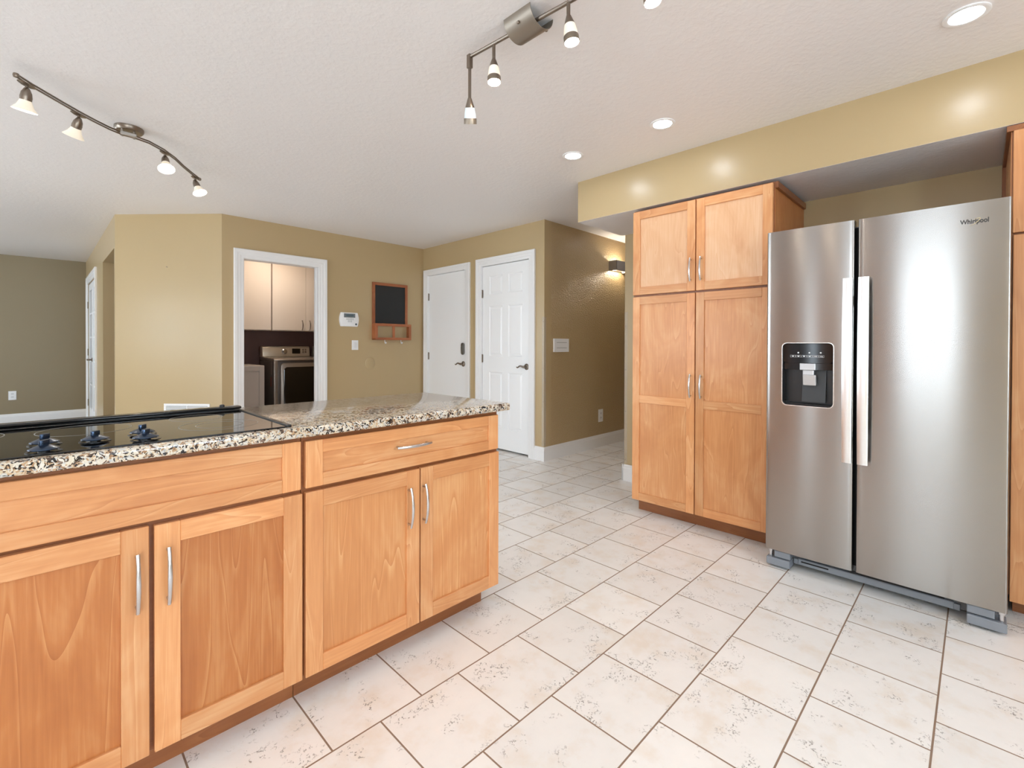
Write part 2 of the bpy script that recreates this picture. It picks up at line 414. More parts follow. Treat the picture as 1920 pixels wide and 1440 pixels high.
BULB = plain('lamp_glow', (255, 255, 255), 0.4, emit=(255, 242, 224), es=200.0)
LED = plain('downlight_lens', (255, 255, 255), 0.4, emit=(238, 245, 255), es=52.0)
SCREEN = plain('lcd', (86, 102, 108), 0.25)
ICON = plain('white_print', (214, 216, 218), 0.5)
LAUNDW = plain('laundry_cabinet_white', (236, 226, 214), 0.4)
LAUNDW_SHADED = plain('laundry_white_shaded', (196, 188, 180), 0.45)  # white cabinet paint, greyed for the shadow it stands in
DRYERM = plain('graphite_appliance', (152, 142, 132), 0.3, 0.45)
DRYERD = plain('dark_appliance', (104, 96, 90), 0.4, 0.2)
CHAMP = plain('champagne_panel', (206, 196, 178), 0.28, 0.5)
DARKGL = plain('smoked_glass', (22, 20, 19), 0.06, spec=0.6)
m_, nt_, b_ = mat('clear_glass'); b_.inputs['Transmission Weight'].default_value = 1.0; b_.inputs['Roughness'].default_value = 0.02; b_.inputs['Base Color'].default_value = (0.95, 0.98, 0.98, 1); b_.inputs['IOR'].default_value = 1.45
GLASS = m_
m_, nt_, b_ = mat('clear_plastic'); b_.inputs['Transmission Weight'].default_value = 1.0; b_.inputs['Roughness'].default_value = 0.1; b_.inputs['IOR'].default_value = 1.1
CLEARP = m_

# ------------------------------------------------------------------ structure
def wall_box(name, x0, x1, y0, y1, z0=0.0, z1=CEIL, m=None, **kw):
    return struct(MB().box(x0, x1, y0, y1, z0, z1).build(name, m or WALL), **kw)
def wall_holes(name, axis, f0, f1, a0, a1, holes, m=None, z1=CEIL):
    """wall slab between f0..f1 across, a0..a1 along `axis`, with rectangular openings (a,b,z0,z1)."""
    mb = MB()
    def bx(p, q, za, zb):
        if q - p < 1e-4 or zb - za < 1e-4: return
        if axis == 'x': mb.box(p, q, f0, f1, za, zb)
        else: mb.box(f0, f1, p, q, za, zb)
    cur = a0
    for h0, h1, hz0, hz1 in sorted(holes):
        bx(cur, h0, 0, z1); bx(h0, h1, 0, hz0); bx(h0, h1, hz1, z1); cur = h1
    bx(cur, a1, 0, z1)
    return struct(mb.build(name, m or WALL))

struct(MB().box(XW - 0.2, 7.2, YS - 0.2, 6.6, -0.06, 0.0).build('floor', TILE))
struct(MB().box(XW - 0.2, 7.2, 6.6, 10.6, -0.06, 0.0).build('floor_family_room', PLANK))
struct(MB().box(XW - 0.2, 7.2, YS - 0.2, 10.6, CEIL, CEIL + 0.06).build('ceiling', CEILM))

YN = 5.235
wall_holes('wall_north', 'x', YN, YN + 0.11, 1.268, XE + 0.11, [(1.448, 2.224, 0.0, 2.045)])
wall_holes('wall_east', 'y', 3.606, 3.716, 3.12, YN, [(3.318, 4.078, 0.0, 2.08), (4.336, 5.14, 0.0, 2.08)])
wall_box('wall_hall_north', 3.716, 6.6, 3.12, 3.23, m=WALL_HALL)
wall_box('wall_hall_south', XE, 6.6, YS, 2.19)
wall_box('wall_hall_end', 6.6, 6.71, 2.0, 3.3, m=WALL_HALL)
# angled wall between the laundry wall and the left-hand wall
A_ = Vector((1.268, YN)); B_ = Vector((0.54, 6.02)); d_ = (B_ - A_).normalized(); n_ = Vector((-d_.y, d_.x))
if n_.y < 0: n_ = -n_
mb = MB(); th = 0.11
mb.prism([A_[:], B_[:], (B_.x + 0.12, B_.y + 0.03), (A_.x + 0.12, A_.y + 0.06)], 'z', 0, CEIL)
struct(mb.build('wall_northwest', WALL))
wall_holes('wall_left', 'y', 0.54, 0.65, 6.02, YF, [(6.08, 7.22, 0.0, 2.12), (8.12, 9.46, 0.0, 2.06)])
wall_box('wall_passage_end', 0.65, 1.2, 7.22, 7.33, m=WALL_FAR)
wall_box('wall_passage_side', 0.665, 0.775, 6.08, 6.14, z1=2.12)
struct(MB().box(0.65, 1.2, 6.05, 7.22, 2.12, 2.2).build('ceiling_passage', CEILM))
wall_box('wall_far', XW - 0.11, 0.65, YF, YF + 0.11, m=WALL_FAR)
wall_holes('wall_west', 'y', XW - 0.11, XW, YS - 0.11, YF, WIN_W)
wall_holes('wall_south', 'x', YS - 0.11, YS, XW, XE, WIN_S)
# laundry room shell
wall_box('wall_laundry_back', 1.2, XE + 0.11, 7.12, 7.22, m=WALL_LAUNDRY)
wall_box('wall_laundry_left', 1.2, 1.3, YN + 0.11, 7.12, m=WALL_LAUNDRY)
wall_box('wall_laundry_right', XE, XE + 0.11, YN + 0.11, 7.12, m=WALL_LAUNDRY)
# dropped soffit above pantry and refrigerator
struct(MB().box(2.972, XE, YS, 2.228, 2.13, CEIL).build('wall_soffit', [WALL]))
struct(MB().box(2.9724, XE, YS, 2.2276, 2.1294, 2.13).build('ceiling_soffit', [CEILM]))

# window frames (out of frame, they shape the daylight)
k = 0
def window(kind_axis, f, a0, a1, z0, z1, cols, rows=1):
    global k
    k += 1; mb = MB(); t = 0.05
    def bx(p, q, za, zb):
        if kind_axis == 'y': mb.box(f - 0.08, f - 0.03, p, q, za, zb)
        else: mb.box(p, q, f - 0.08, f - 0.03, za, zb)
    bx(a0, a1, z0, z0 + t); bx(a0, a1, z1 - t, z1)
    for c in range(cols + 1):
        x = a0 + (a1 - a0 - t) * c / cols; bx(x, x + t, z0 + t, z1 - t)
    for r in range(1, rows):
        z = z0 + (z1 - z0) * r / rows; bx(a0 + t, a1 - t, z - 0.02, z + 0.02)
    struct(mb.build('window_%d' % k, WHITE))
for (a0, a1, z0, z1), c in zip(WIN_W, (2, 1, 2, 1, 2)): window('y', XW, a0, a1, z0, z1, c)
for (a0, a1, z0, z1), c in zip(WIN_S, (2, 2)): window('x', YS, a0, a1, z0, z1, c)

# baseboards
def base_prof(h=0.14):
    return [(0, 0), (0.016, 0), (0.016, h - 0.034), (0.012, h - 0.024), (0.012, h - 0.012), (0.006, h), (0, h)]
def baseboard(name, p, q, nrm, h=0.14):
    """runs from p to q (x,y); nrm points into the room"""
    p, q, nrm = Vector(p), Vector(q), Vector(nrm).normalized(); d = (q - p).normalized(); L_ = (q - p).length
    m4 = Matrix(((nrm.x, d.x, 0, p.x), (nrm.y, d.y, 0, p.y), (0, 0, 1, 0), (0, 0, 0, 1)))
    mb = MB(); mb.prism(base_prof(h), 'y', 0, L_, mat=m4)
    return struct(mb.build(name, WHITE))
baseboard('baseboard_hall', (3.606, 3.12), (6.6, 3.12), (0, -1))
baseboard('baseboard_corner', (3.606, 3.104), (3.606, 3.24), (-1, 0))
baseboard('baseboard_stub', (XE, 1.76), (XE, 2.206), (-1, 0))
baseboard('baseboard_stub_return', (XE - 0.016, 2.19), (6.6, 2.19), (0, 1))
baseboard('baseboard_between_doors', (3.606, 4.172), (3.606, 4.283), (-1, 0))
baseboard('baseboard_north', (2.355, YN), (3.606, YN), (0, -1))
baseboard('baseboard_northwest', A_, B_, -n_)
baseboard('baseboard_far', (XW, YF), (0.54, YF), (0, -1), 0.165)
baseboard('baseboard_left', (0.54, 7.3), (0.54, 7.98), (-1, 0), 0.165)

# casing round a doorway: stepped colonial profile
def casing(mb, face, axis, a0, a1, ztop, w, sgn):
    """face: plane coordinate; sgn: direction into the room; opening a0..a1 up to ztop; mitred at the corners"""
    prof = [(0.0, 0.0), (0.0, 0.010), (0.04, 0.012), (0.28, 0.013), (0.34, 0.016), (0.58, 0.017), (0.66, 0.022), (0.92, 0.023), (1.0, 0.019), (1.0, 0.0)]
    tb = new_bm(); rows = []
    for u, t in prof:
        u *= w; f = face + sgn * t
        pts = [(a0 - u, 0), (a0 - u, ztop + u), (a1 + u, ztop + u), (a1 + u, 0)]
        rows.append([tb.verts.new((a, f, z) if axis == 'x' else (f, a, z)) for a, z in pts])
    for A, B in zip(rows, rows[1:]):
        for k in range(3): tb.faces.new((A[k], A[k + 1], B[k + 1], B[k]))
    tb.faces.new([r[0] for r in rows]); tb.faces.new([r[3] for r in rows])
    bmesh.ops.recalc_face_normals(tb, faces=tb.faces); mb.merge(tb)

# laundry doorway: casing and jamb
mb = MB(); casing(mb, YN, 'x', 1.458, 2.214, 2.035, 0.09, -1)
t1 = struct(mb.build('trim_1', WHITE), 'white moulded casing round the laundry doorway', 'door casing')
mb = MB(); mb.box(1.448, 1.462, YN - 0.004, YN + 0.114, 0, 2.045); mb.box(2.21, 2.224, YN - 0.004, YN + 0.114, 0, 2.045); mb.box(1.448, 2.224, YN - 0.004, YN + 0.114, 2.031, 2.045)
mb.box(1.462, 1.475, YN + 0.05, YN + 0.085, 0, 2.031); mb.box(2.197, 2.21, YN + 0.05, YN + 0.085, 0, 2.031)
mb.build('jamb', WHITE, t1)
for z in (1.75, 1.05, 0.3):
    MB().box(1.462, 1.466, YN + 0.06, YN + 0.105, z - 0.045, z + 0.045).build('hinge_leaf', NICKEL_D, t1)

# ------------------------------------------------------------------ doors on the east wall
def lever(parent, x, y, z, length=0.10):
    """lever handle on a face looking to -X; lever points to +Y"""
    mb = MB()
    mb.lathe([(0.033, 0), (0.033, 0.004), (0.028, 0.010), (0.016, 0.013), (0.012, 0.03), (0.014, 0.05), (0.012, 0.055), (0, 0.056)], 24, axis_mat((x, y, z), (-1, 0, 0)))
    xx = x - 0.048
    pts = [(xx, y - 0.008, z), (xx, y + 0.015, z + 0.002), (xx - 0.004, y + 0.035, z + 0.009), (xx - 0.004, y + 0.055, z + 0.008), (xx, y + 0.075, z - 0.004), (xx + 0.004, y + 0.095, z - 0.010), (xx + 0.006, y + 0.108, z - 0.004)]
    mb.tube(pts, [0.009, 0.010, 0.009, 0.008, 0.0075, 0.007, 0.005], 10)
    return mb.build('lever_handle', NICKEL_D, parent, 40)
def hinge(parent, x, y, z):
    mb = MB(); mb.box(x - 0.004, x, y - 0.012, y + 0.012, z - 0.045, z + 0.045); mb.tube([(x - 0.007, y, z - 0.047), (x - 0.007, y, z + 0.047)], 0.006, 8)
    return mb.build('hinge', NICKEL_D, parent, 40)

FX = 3.606
d1 = struct_root('door_1', (FX, 4.74, 0), 'flat white entry door with lever and oval deadbolt beside the corner', 'door')
MB().box(FX + 0.018, FX + 0.058, 4.345, 5.132, 0.012, 2.072, 0.002).build('slab', DOORW, d1)
mb = MB(); casing(mb, FX, 'y', 4.345, 5.133, 2.075, 0.075, -1)
mb.box(FX - 0.002, FX + 0.11, 4.336, 4.343, 0, 2.08); mb.box(FX - 0.002, FX + 0.11, 5.134, 5.14, 0, 2.08); mb.box(FX - 0.002, FX + 0.11, 4.336, 5.14, 2.074, 2.08)
mb.build('casing', WHITE, d1)
MB().box(FX - 0.004, FX + 0.11, 4.343, 5.134, 0.0, 0.012).build('threshold', NICKEL_D, d1)
lever(d1, FX + 0.018, 4.42, 0.945)
mb = MB()
mb.prism(rrect(4.395, 4.455, 1.055, 1.20, 0.0295, 8), 'x', FX + 0.018, FX + 0.002, 0.004, 2)
mb.prism(rrect(4.408, 4.442, 1.075, 1.18, 0.0168, 8), 'x', FX + 0.004, FX - 0.006, 0.003, 2)
mb.box(FX - 0.02, FX - 0.006, 4.42, 4.43, 1.105, 1.15, 0.003)
mb.build('deadbolt', plain('aged_nickel', (128, 124, 118), 0.35, 0.8), d1, 40)
for z in (1.80, 1.03, 0.25): hinge(d1, FX + 0.018, 5.133, z)
mb = MB(); mb.box(FX + 0.004, FX + 0.018, 4.355, 4.38, 1.985, 2.05, 0.003, 2); mb.box(FX - 0.012, FX + 0.002, 4.352, 4.372, 2.06, 2.082, 0.003, 2)
mb.build('contact_sensor', WHITEP, d1)

d2 = struct_root('door_2', (FX, 3.70, 0), 'white six-panel door with lever at the hallway corner', 'door')
def six_panel(y0, y1, z0, z1, xf, xb, parent, name='slab'):
    """front looks to -X"""
    tb = new_bm()
    ys = [y0, y0 + 0.112, y0 + 0.112 + 0.215, y1 - 0.112 - 0.215, y1 - 0.112, y1]
    zs = [z0, 0.25, 0.87, 1.05, 1.61, 1.745, 1.955, z1]
    grid = [[tb.verts.new((xf, y, z)) for z in zs] for y in ys]
    panels = []
    for i in range(5):
        for j in range(7):
            f = tb.faces.new((grid[i][j], grid[i][j + 1], grid[i + 1][j + 1], grid[i + 1][j]))
            if i in (1, 3) and j in (1, 3, 5): panels.append(f)
    tb.normal_update()
    for f in panels:
        f.normal_update()
        sg = 1 if f.normal.x < 0 else -1
        if sg < 0: f.normal_flip(); f.normal_update()
        bmesh.ops.inset_individual(tb, faces=[f], thickness=0.014, depth=-0.009)
        bmesh.ops.inset_individual(tb, faces=[f], thickness=0.006, depth=0.0)
        bmesh.ops.inset_individual(tb, faces=[f], thickness=0.026, depth=0.007)
    mb = MB(); mb.merge(tb)
    mb.box(xf + 0.012, xb, y0, y1, z0, z1)
    mb.quad([(xf, y0, z0), (xf + .012, y0, z0), (xf + .012, y0, z1), (xf, y0, z1)]); mb.quad([(xf, y1, z0), (xf + .012, y1, z0), (xf + .012, y1, z1), (xf, y1, z1)])
    mb.quad([(xf, y0, z0), (xf + .012, y0, z0), (xf + .012, y1, z0), (xf, y1, z0)]); mb.quad([(xf, y0, z1), (xf + .012, y0, z1), (xf + .012, y1, z1), (xf, y1, z1)])
    bmesh.ops.recalc_face_normals(mb.bm, faces=mb.bm.faces)
    return mb.build(name, DOORW, parent)
six_panel(3.326, 4.070, 0.022, 2.068, FX + 0.016, FX + 0.056, d2)
mb = MB(); casing(mb, FX, 'y', 3.326, 4.072, 2.072, 0.088, -1)
mb.box(FX - 0.002, FX + 0.11, 3.318, 3.324, 0, 2.08); mb.box(FX - 0.002, FX + 0.11, 4.073, 4.078, 0, 2.08); mb.box(FX - 0.002, FX + 0.11, 3.318, 4.078, 2.073, 2.08)
mb.build('casing', WHITE, d2)
lever(d2, FX + 0.016, 3.375, 0.945)
for z in (1.76, 1.02, 0.25): hinge(d2, FX + 0.014, 4.071, z)

wall_box('wall_light_stop', 3.80, 3.86, 3.231, YN + 0.1, m=WALL_HALL)  # unseen slab added behind both doors to stop daylight leaking under them
struct(MB().box(3.70, 3.80, 3.26, 5.2, -0.001, 0.0015).build('floor_gap_shade', BLACKM))  # black sheet painting the dark gap below the doors
# French doors on the left-hand wall
d3 = struct_root('door_3', (0.54, 8.79, 0), 'white glazed French doors at the far left wall', 'door')
def french_leaf(y0, y1):
    s = 0.10; mb = MB(); x0, x1 = 0.548, 0.588
    mb.box(x0, x1, y0, y0 + s, 0.01, 2.05, 0.003); mb.box(x0, x1, y1 - s, y1, 0.01, 2.05, 0.003)
    mb.box(x0, x1, y0 + s, y1 - s, 0.01, 0.24, 0.003); mb.box(x0, x1, y0 + s, y1 - s, 1.95, 2.05, 0.003)
    for k in range(1, 5):
        z = 0.24 + (1.95 - 0.24) * k / 5; mb.box(x0 + 0.004, x1 - 0.004, y0 + s, y1 - s, z - 0.012, z + 0.012)
    ym = (y0 + y1) / 2; mb.box(x0 + 0.005, x1 - 0.005, ym - 0.012, ym + 0.012, 0.24, 1.95)
    lf = mb.build('door_leaf', DOORW, d3)
    MB().box(0.566, 0.57, y0 + s, y1 - s, 0.24, 1.95).build('glass', GLASS, lf)
french_leaf(8.13, 8.788); french_leaf(8.792, 9.45)
mb = MB(); casing(mb, 0.54, 'y', 8.125, 9.455, 2.06, 0.10, -1); mb.build('casing', WHITE, d3)
mb = MB(); mb.lathe([(0.03, 0), (0.03, 0.006), (0.012, 0.012), (0.012, 0.05), (0, 0.05)], 16, axis_mat((0.548, 8.85, 0.95), (-1, 0, 0)))
mb.tube([(0.50, 8.85, 0.95), (0.497, 8.90, 0.955), (0.50, 8.96, 0.945)], 0.010, 8); mb.build('lever_handle', NICKEL_D, d3, 40)
for z in (1.75, 1.05, 0.3): MB().box(0.532, 0.540, 9.45, 9.47, z - 0.05, z + 0.05).build('hinge', NICKEL_D, d3)
# room behind the French doors stays daylit and plain
wall_box('wall_study_back', 2.2, 2.3, 7.33, 10.3, m=WALL)

# ------------------------------------------------------------------ cabinet building blocks
def shaker(name, parent, face, axis, sgn, a0, a1, z0, z1, st=0.055, t=0.02, horizontal=False, mids=(), tr=None, m=None, pm=None):
    """frame-and-panel front. face = plane of its outer face; the outside is at sgn along `axis`; a runs along the other axis."""
    mb = MB(); tr = tr or st; m = m or MAPLE
    def bx(p, q, za, zb, f0, f1, bev, gr, tone=None, mi=0):
        lo, hi = min(f0, f1), max(f0, f1)
        if axis == 'y': mb.box(p, q, lo, hi, za, zb, bev, 1, gr, tone, mi)
        else: mb.box(lo, hi, p, q, za, zb, bev, 1, gr, tone, mi)
    back = face - sgn * t
    along = 'x' if axis == 'y' else 'y'
    bx(a0, a0 + st, z0, z1, face, back, 0.0016, 'z'); bx(a1 - st, a1, z0, z1, face, back, 0.0016, 'z')
    bx(a0 + st, a1 - st, z1 - tr, z1, face, back, 0.0016, along); bx(a0 + st, a1 - st, z0, z0 + tr, face, back, 0.0016, along)
    for zm in mids: bx(a0 + st, a1 - st, zm - 0.027, zm + 0.027, face, back, 0.0016, along)
    bx(a0 + st - 0.004, a1 - st + 0.004, z0 + tr - 0.004, z1 - tr + 0.004, face - sgn * 0.009, back + sgn * 0.002, 0, along if horizontal else 'z', 0.5 + random.uniform(-0.25, 0.25), 1)
    return mb.build(name, [m, pm or m], parent)

def pull(parent, p, along, out, length=0.15, m=None):
    """bowed bar pull, centred at p on the face"""
    p, al, ou = Vector(p), Vector(along), Vector(out); mb = MB(); n = 14
    pts = []; rad = []
    for k in range(n + 1):
        s = -1 + 2 * k / n
        pts.append(p + al * (s * length / 2) + ou * (0.020 + 0.014 * (1 - s * s))); rad.append(0.0058 - 0.0012 * abs(s))
    mb.tube(pts, rad, 10, 0.75, up=ou)
    for s in (-1, 1):
        q = p + al * (s * 0.064); mb.tube([q - ou * 0.002, q + ou * 0.025], 0.0042, 10)
    return mb.build('handle', m or SATIN, parent, 40)

# ------------------------------------------------------------------ island
YI = 1.525           # outer face of island fronts
def island_unit(x0, x1, xm, label, drawer_pull):
    r = thing('island_cabinet', label, 'cabinet', ((x0 + x1) / 2, 1.8, 0), 'maple island cabinets')
    mb = MB()
    mb.box(x0, x1, YI + 0.021, 2.10, 0.095, 0.877, 0.001, 1, 'x', 0.2)
    mb.build('carcass', MAPLE_SHADED, r)
    MB().box(x0, x1 - (0.035 if drawer_pull else 0), YI + 0.085, 2.08, 0.0, 0.095, 0, 1, 'x').build('toe_kick', MAPLE_SHADED, r)
    return r
ic = island_unit(0.5965, 1.462, 1.03, 'maple island cabinet under the granite end, one wide drawer over two doors', True)
dr = shaker('drawer', ic, YI, 'y', -1, 0.604, 1.452, 0.708, 0.859, 0.056, 0.02, True, tr=0.042)
pull(dr, (1.002, YI, 0.791), (1, 0, 0), (0, -1, 0))
a = shaker('door', ic, YI, 'y', -1, 0.604, 1.0360, 0.098, 0.694, 0.057, tr=0.055, pm=MAPLE_MID); pull(a, (0.985, YI, 0.558), (0, 0, 1), (0, -1, 0))
a = shaker('door', ic, YI, 'y', -1, 1.0420, 1.456, 0.098, 0.694, 0.057, tr=0.055, pm=MAPLE_MID); pull(a, (1.045 + 0.006, YI, 0.560), (0, 0, 1), (0, -1, 0))
ic2 = island_unit(-0.192, 0.5945, 0.205, 'maple island cabinet under the black cooktop, false drawer front over two doors', False)
shaker('drawer_front', ic2, YI, 'y', -1, -0.185, 0.589, 0.708, 0.862, 0.056, 0.02, True, tr=0.042)
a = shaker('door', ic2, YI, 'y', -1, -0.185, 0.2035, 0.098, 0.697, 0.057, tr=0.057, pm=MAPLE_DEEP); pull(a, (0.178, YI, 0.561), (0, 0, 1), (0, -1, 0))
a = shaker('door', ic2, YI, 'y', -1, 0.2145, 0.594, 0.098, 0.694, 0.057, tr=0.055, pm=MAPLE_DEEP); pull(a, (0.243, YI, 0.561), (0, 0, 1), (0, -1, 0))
ic3 = island_unit(-0.86, -0.194, -0.5, 'maple island cabinet beyond the cooktop cabinet, plain pair of doors', False)
shaker('door', ic3, YI, 'y', -1, -0.855, -0.529, 0.098, 0.86, 0.057); shaker('door', ic3, YI, 'y', -1, -0.525, -0.199, 0.098, 0.86, 0.057)

# countertop with eased edge
mb = MB(); mb.box(-0.88, 1.497, 1.492, 2.16, 0.8775, 0.911, 0.0085, 3)
tag(mb.build('countertop', GRANITE, None, 40), 'speckled cream and brown granite countertop lying on the island cabinets', 'countertop')

# cooktop
CT = 0.911
ck = thing('cooktop', 'black glass electric cooktop set in the granite countertop', 'cooktop', (0.1, 1.77, CT))
MB().box(-0.35, 0.548, 1.522, 2.02, CT, CT + 0.005, 0.002, 2).build('glass_surface', BLACKGL, ck)
for xa in (0.546, -0.362): MB().box(xa, xa + 0.014, 1.522, 2.02, CT, CT + 0.009, 0.003, 2).build('side_trim', BLACK, ck)
def ring(x, y, r):
    mb = MB(); mb.lathe([(r, CT + 0.0051), (r, CT + 0.0054), (r + 0.0022, CT + 0.0054), (r + 0.0022, CT + 0.0051)], 64, Matrix.Translation((x, y, 0)), caps=False)
    return mb.build('burner_ring', RINGM, ck)
for x, y, r in ((0.405, 1.70, 0.105), (0.405, 1.70, 0.062), (0.385, 1.91, 0.075), (-0.20, 1.71, 0.085), (-0.17, 1.91, 0.105), (-0.17, 1.91, 0.07), (0.1, 1.87, 0.105)): ring(x, y, r)
def knob(x, y, ang=0.0):
    base = Matrix.Translation((x, y, CT + 0.005))
    mb = MB(); mb.lathe([(0.0, 0.0035), (0.022, 0.004), (0.0285, 0.0065), (0.028, 0.008), (0.010, 0.0165), (0, 0.017)], 32, base)
    kb = mb.build('knob', KNOBM, ck, 30)
    mb = MB(); m2 = base @ Matrix.Rotation(ang, 4, 'Z')
    mb.prism(rrect(-0.011, 0.011, -0.0055, 0.0055, 0.005, 5), 'z', 0.012, 0.0275, 0.0015, 2, mat=m2)
    mb.build('grip', KNOBM, kb, 30)
    mb = MB(); mb.lathe([(0.0275, 0.0001), (0.0275, 0.0010), (0.0325, 0.0010), (0.0325, 0.0001)], 40, base, caps=False); mb.lathe([(0.011, 0), (0.011, 0.008)], 16, base)
    mb.build('dial_ring', BLACK, kb, 30)
for x, y, a in ((0.011, 1.556, 0.8), (0.013, 1.662, 0.8), (0.106, 1.630, 0.8), (0.203, 1.570, 0.8), (0.208, 1.668, 0.8)): knob(x, y, a)

dv = thing('downdraft_vent', 'long black downdraft vent bar behind the cooktop on the countertop', 'cooktop vent', (0.1, 2.07, CT))
mb = MB(); mb.box(-0.36, 0.562, 2.028, 2.095, CT, CT + 0.006, 0.002, 2); mb.build('base_flange', BLACK, dv)
mb = MB(); mb.box(-0.36, 0.562, 2.040, 2.085, CT + 0.008, CT + 0.019, 0.005, 3); mb.box(-0.34, 0.54, 2.055, 2.08, CT + 0.003, CT + 0.010); mb.build('vent_cap', plain('gloss_black', (16, 16, 17), 0.12), dv, 40)
mb = MB(); mb.lathe([(0.009, 0), (0.009, 0.006), (0.005, 0.009), (0, 0.009)], 16, Matrix.Translation((0.50, 2.064, CT + 0.018))); mb.build('button', BLACK, dv, 40)

# ------------------------------------------------------------------ pantry
XP = 2.955
pc = thing('pantry_cabinet', 'tall maple pantry cabinet with four doors, between hallway and refrigerator', 'cabinet', (3.27, 1.287, 0))
mb = MB(); mb.box(XP + 0.021, XE - 0.002, 0.838, 1.737, 0.092, 2.112, 0.001, 1, 'z', 0.3)
mb.box(XP + 0.024, XE - 0.02, 0.820, 0.838, 2.075, 2.112, 0.001, 1, 'x', 0.1)
mb.build('carcass', MAPLE_SHADED, pc)
MB().box(XP + 0.085, XE - 0.01, 0.842, 1.728, 0, 0.092, 0, 1, 'y', 0.3).build('toe_kick', MAPLE_SHADED, pc)
MB().box(XP + 0.024, XE - 0.003, 0.8355, 0.838, 0.092, 2.075, 0, 1, 'z', 0.5).build('side_panel', MAPLE_DEEP, pc)  # shade on this side is put into the deeper maple colour
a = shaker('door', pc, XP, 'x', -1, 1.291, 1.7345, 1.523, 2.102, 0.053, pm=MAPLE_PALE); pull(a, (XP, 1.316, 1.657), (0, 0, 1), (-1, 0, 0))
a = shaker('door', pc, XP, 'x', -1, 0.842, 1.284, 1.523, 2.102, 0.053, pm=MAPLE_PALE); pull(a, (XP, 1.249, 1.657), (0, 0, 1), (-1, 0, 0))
a = shaker('door', pc, XP, 'x', -1, 1.291, 1.7345, 0.091, 1.509, 0.053, mids=(0.800,)); pull(a, (XP, 1.313, 0.914), (0, 0, 1), (-1, 0, 0))
a = shaker('door', pc, XP, 'x', -1, 0.842, 1.284, 0.091, 1.509, 0.053, mids=(0.798,)); pull(a, (XP, 1.245, 0.912), (0, 0, 1), (-1, 0, 0))

# tall cabinet to the right of the refrigerator
tc = thing('tall_cabinet', 'tall maple cabinet to the other side of the refrigerator, cut by the photo edge', 'cabinet', (3.27, -0.5, 0))
mb = MB(); mb.box(XP + 0.021, XE - 0.002, -0.92, -0.094, 0.092, 2.10, 0.001, 1, 'z', 0.3); mb.box(XP + 0.01, XE - 0.02, -0.93, -0.078, 2.10, 2.124, 0.001, 1, 'x', 0.1)
mb.box(XE - 0.06, XE - 0.003, -0.094, -0.078, 0.1, 2.10, 0.001, 1, 'z', 0.6)
mb.build('carcass', MAPLE_SHADED, tc)
MB().box(XP + 0.024, XE - 0.06, -0.094, -0.0915, 0.092, 2.10, 0, 1, 'z', 0.5).build('side_panel', MAPLE, tc)
MB().box(XP + 0.085, XE - 0.01, -0.915, -0.112, 0, 0.092, 0, 1, 'y', 0.3).build('toe_kick', MAPLE_SHADED, tc)
shaker('door', tc, XP, 'x', -1, -0.505, -0.098, 1.660, 2.098, 0.055, pm=MAPLE_PALE); shaker('door', tc, XP, 'x', -1, -0.915, -0.509, 1.660, 2.098, 0.055)
shaker('door', tc, XP, 'x', -1, -0.505, -0.100, 0.07, 1.650, 0.055); shaker('door', tc, XP, 'x', -1, -0.915, -0.509, 0.07, 1.650, 0.055)

# tall cabinets on the west wall, seen only as warm reflections in the steel doors
for ya, yb, lab in ((1.06, 1.74, 'tall maple cabinet on the wall opposite the refrigerator, beside the kitchen window'), (2.08, 3.12, 'wide tall maple cabinet on the wall opposite the refrigerator, past the narrow window')):
    oc = thing('opposite_cabinet', lab, 'cabinet', (XW + 0.3, (ya + yb) / 2, 0), 'tall cabinets opposite the refrigerator')
    MB().box(XW + 0.003, XW + 0.58, ya, yb, 0.0, 2.12, 0.001, 1, 'z', 0.3).build('carcass', MAPLE_SHADED, oc)
    ym = (ya + yb) / 2
    for p, q in ((ya + 0.003, ym - 0.002), (ym + 0.002, yb - 0.003)):
        shaker('door', oc, XW + 0.601, 'x', 1, p, q, 1.3, 2.115, 0.055); shaker('door', oc, XW + 0.601, 'x', 1, p, q, 0.1, 1.295, 0.055)

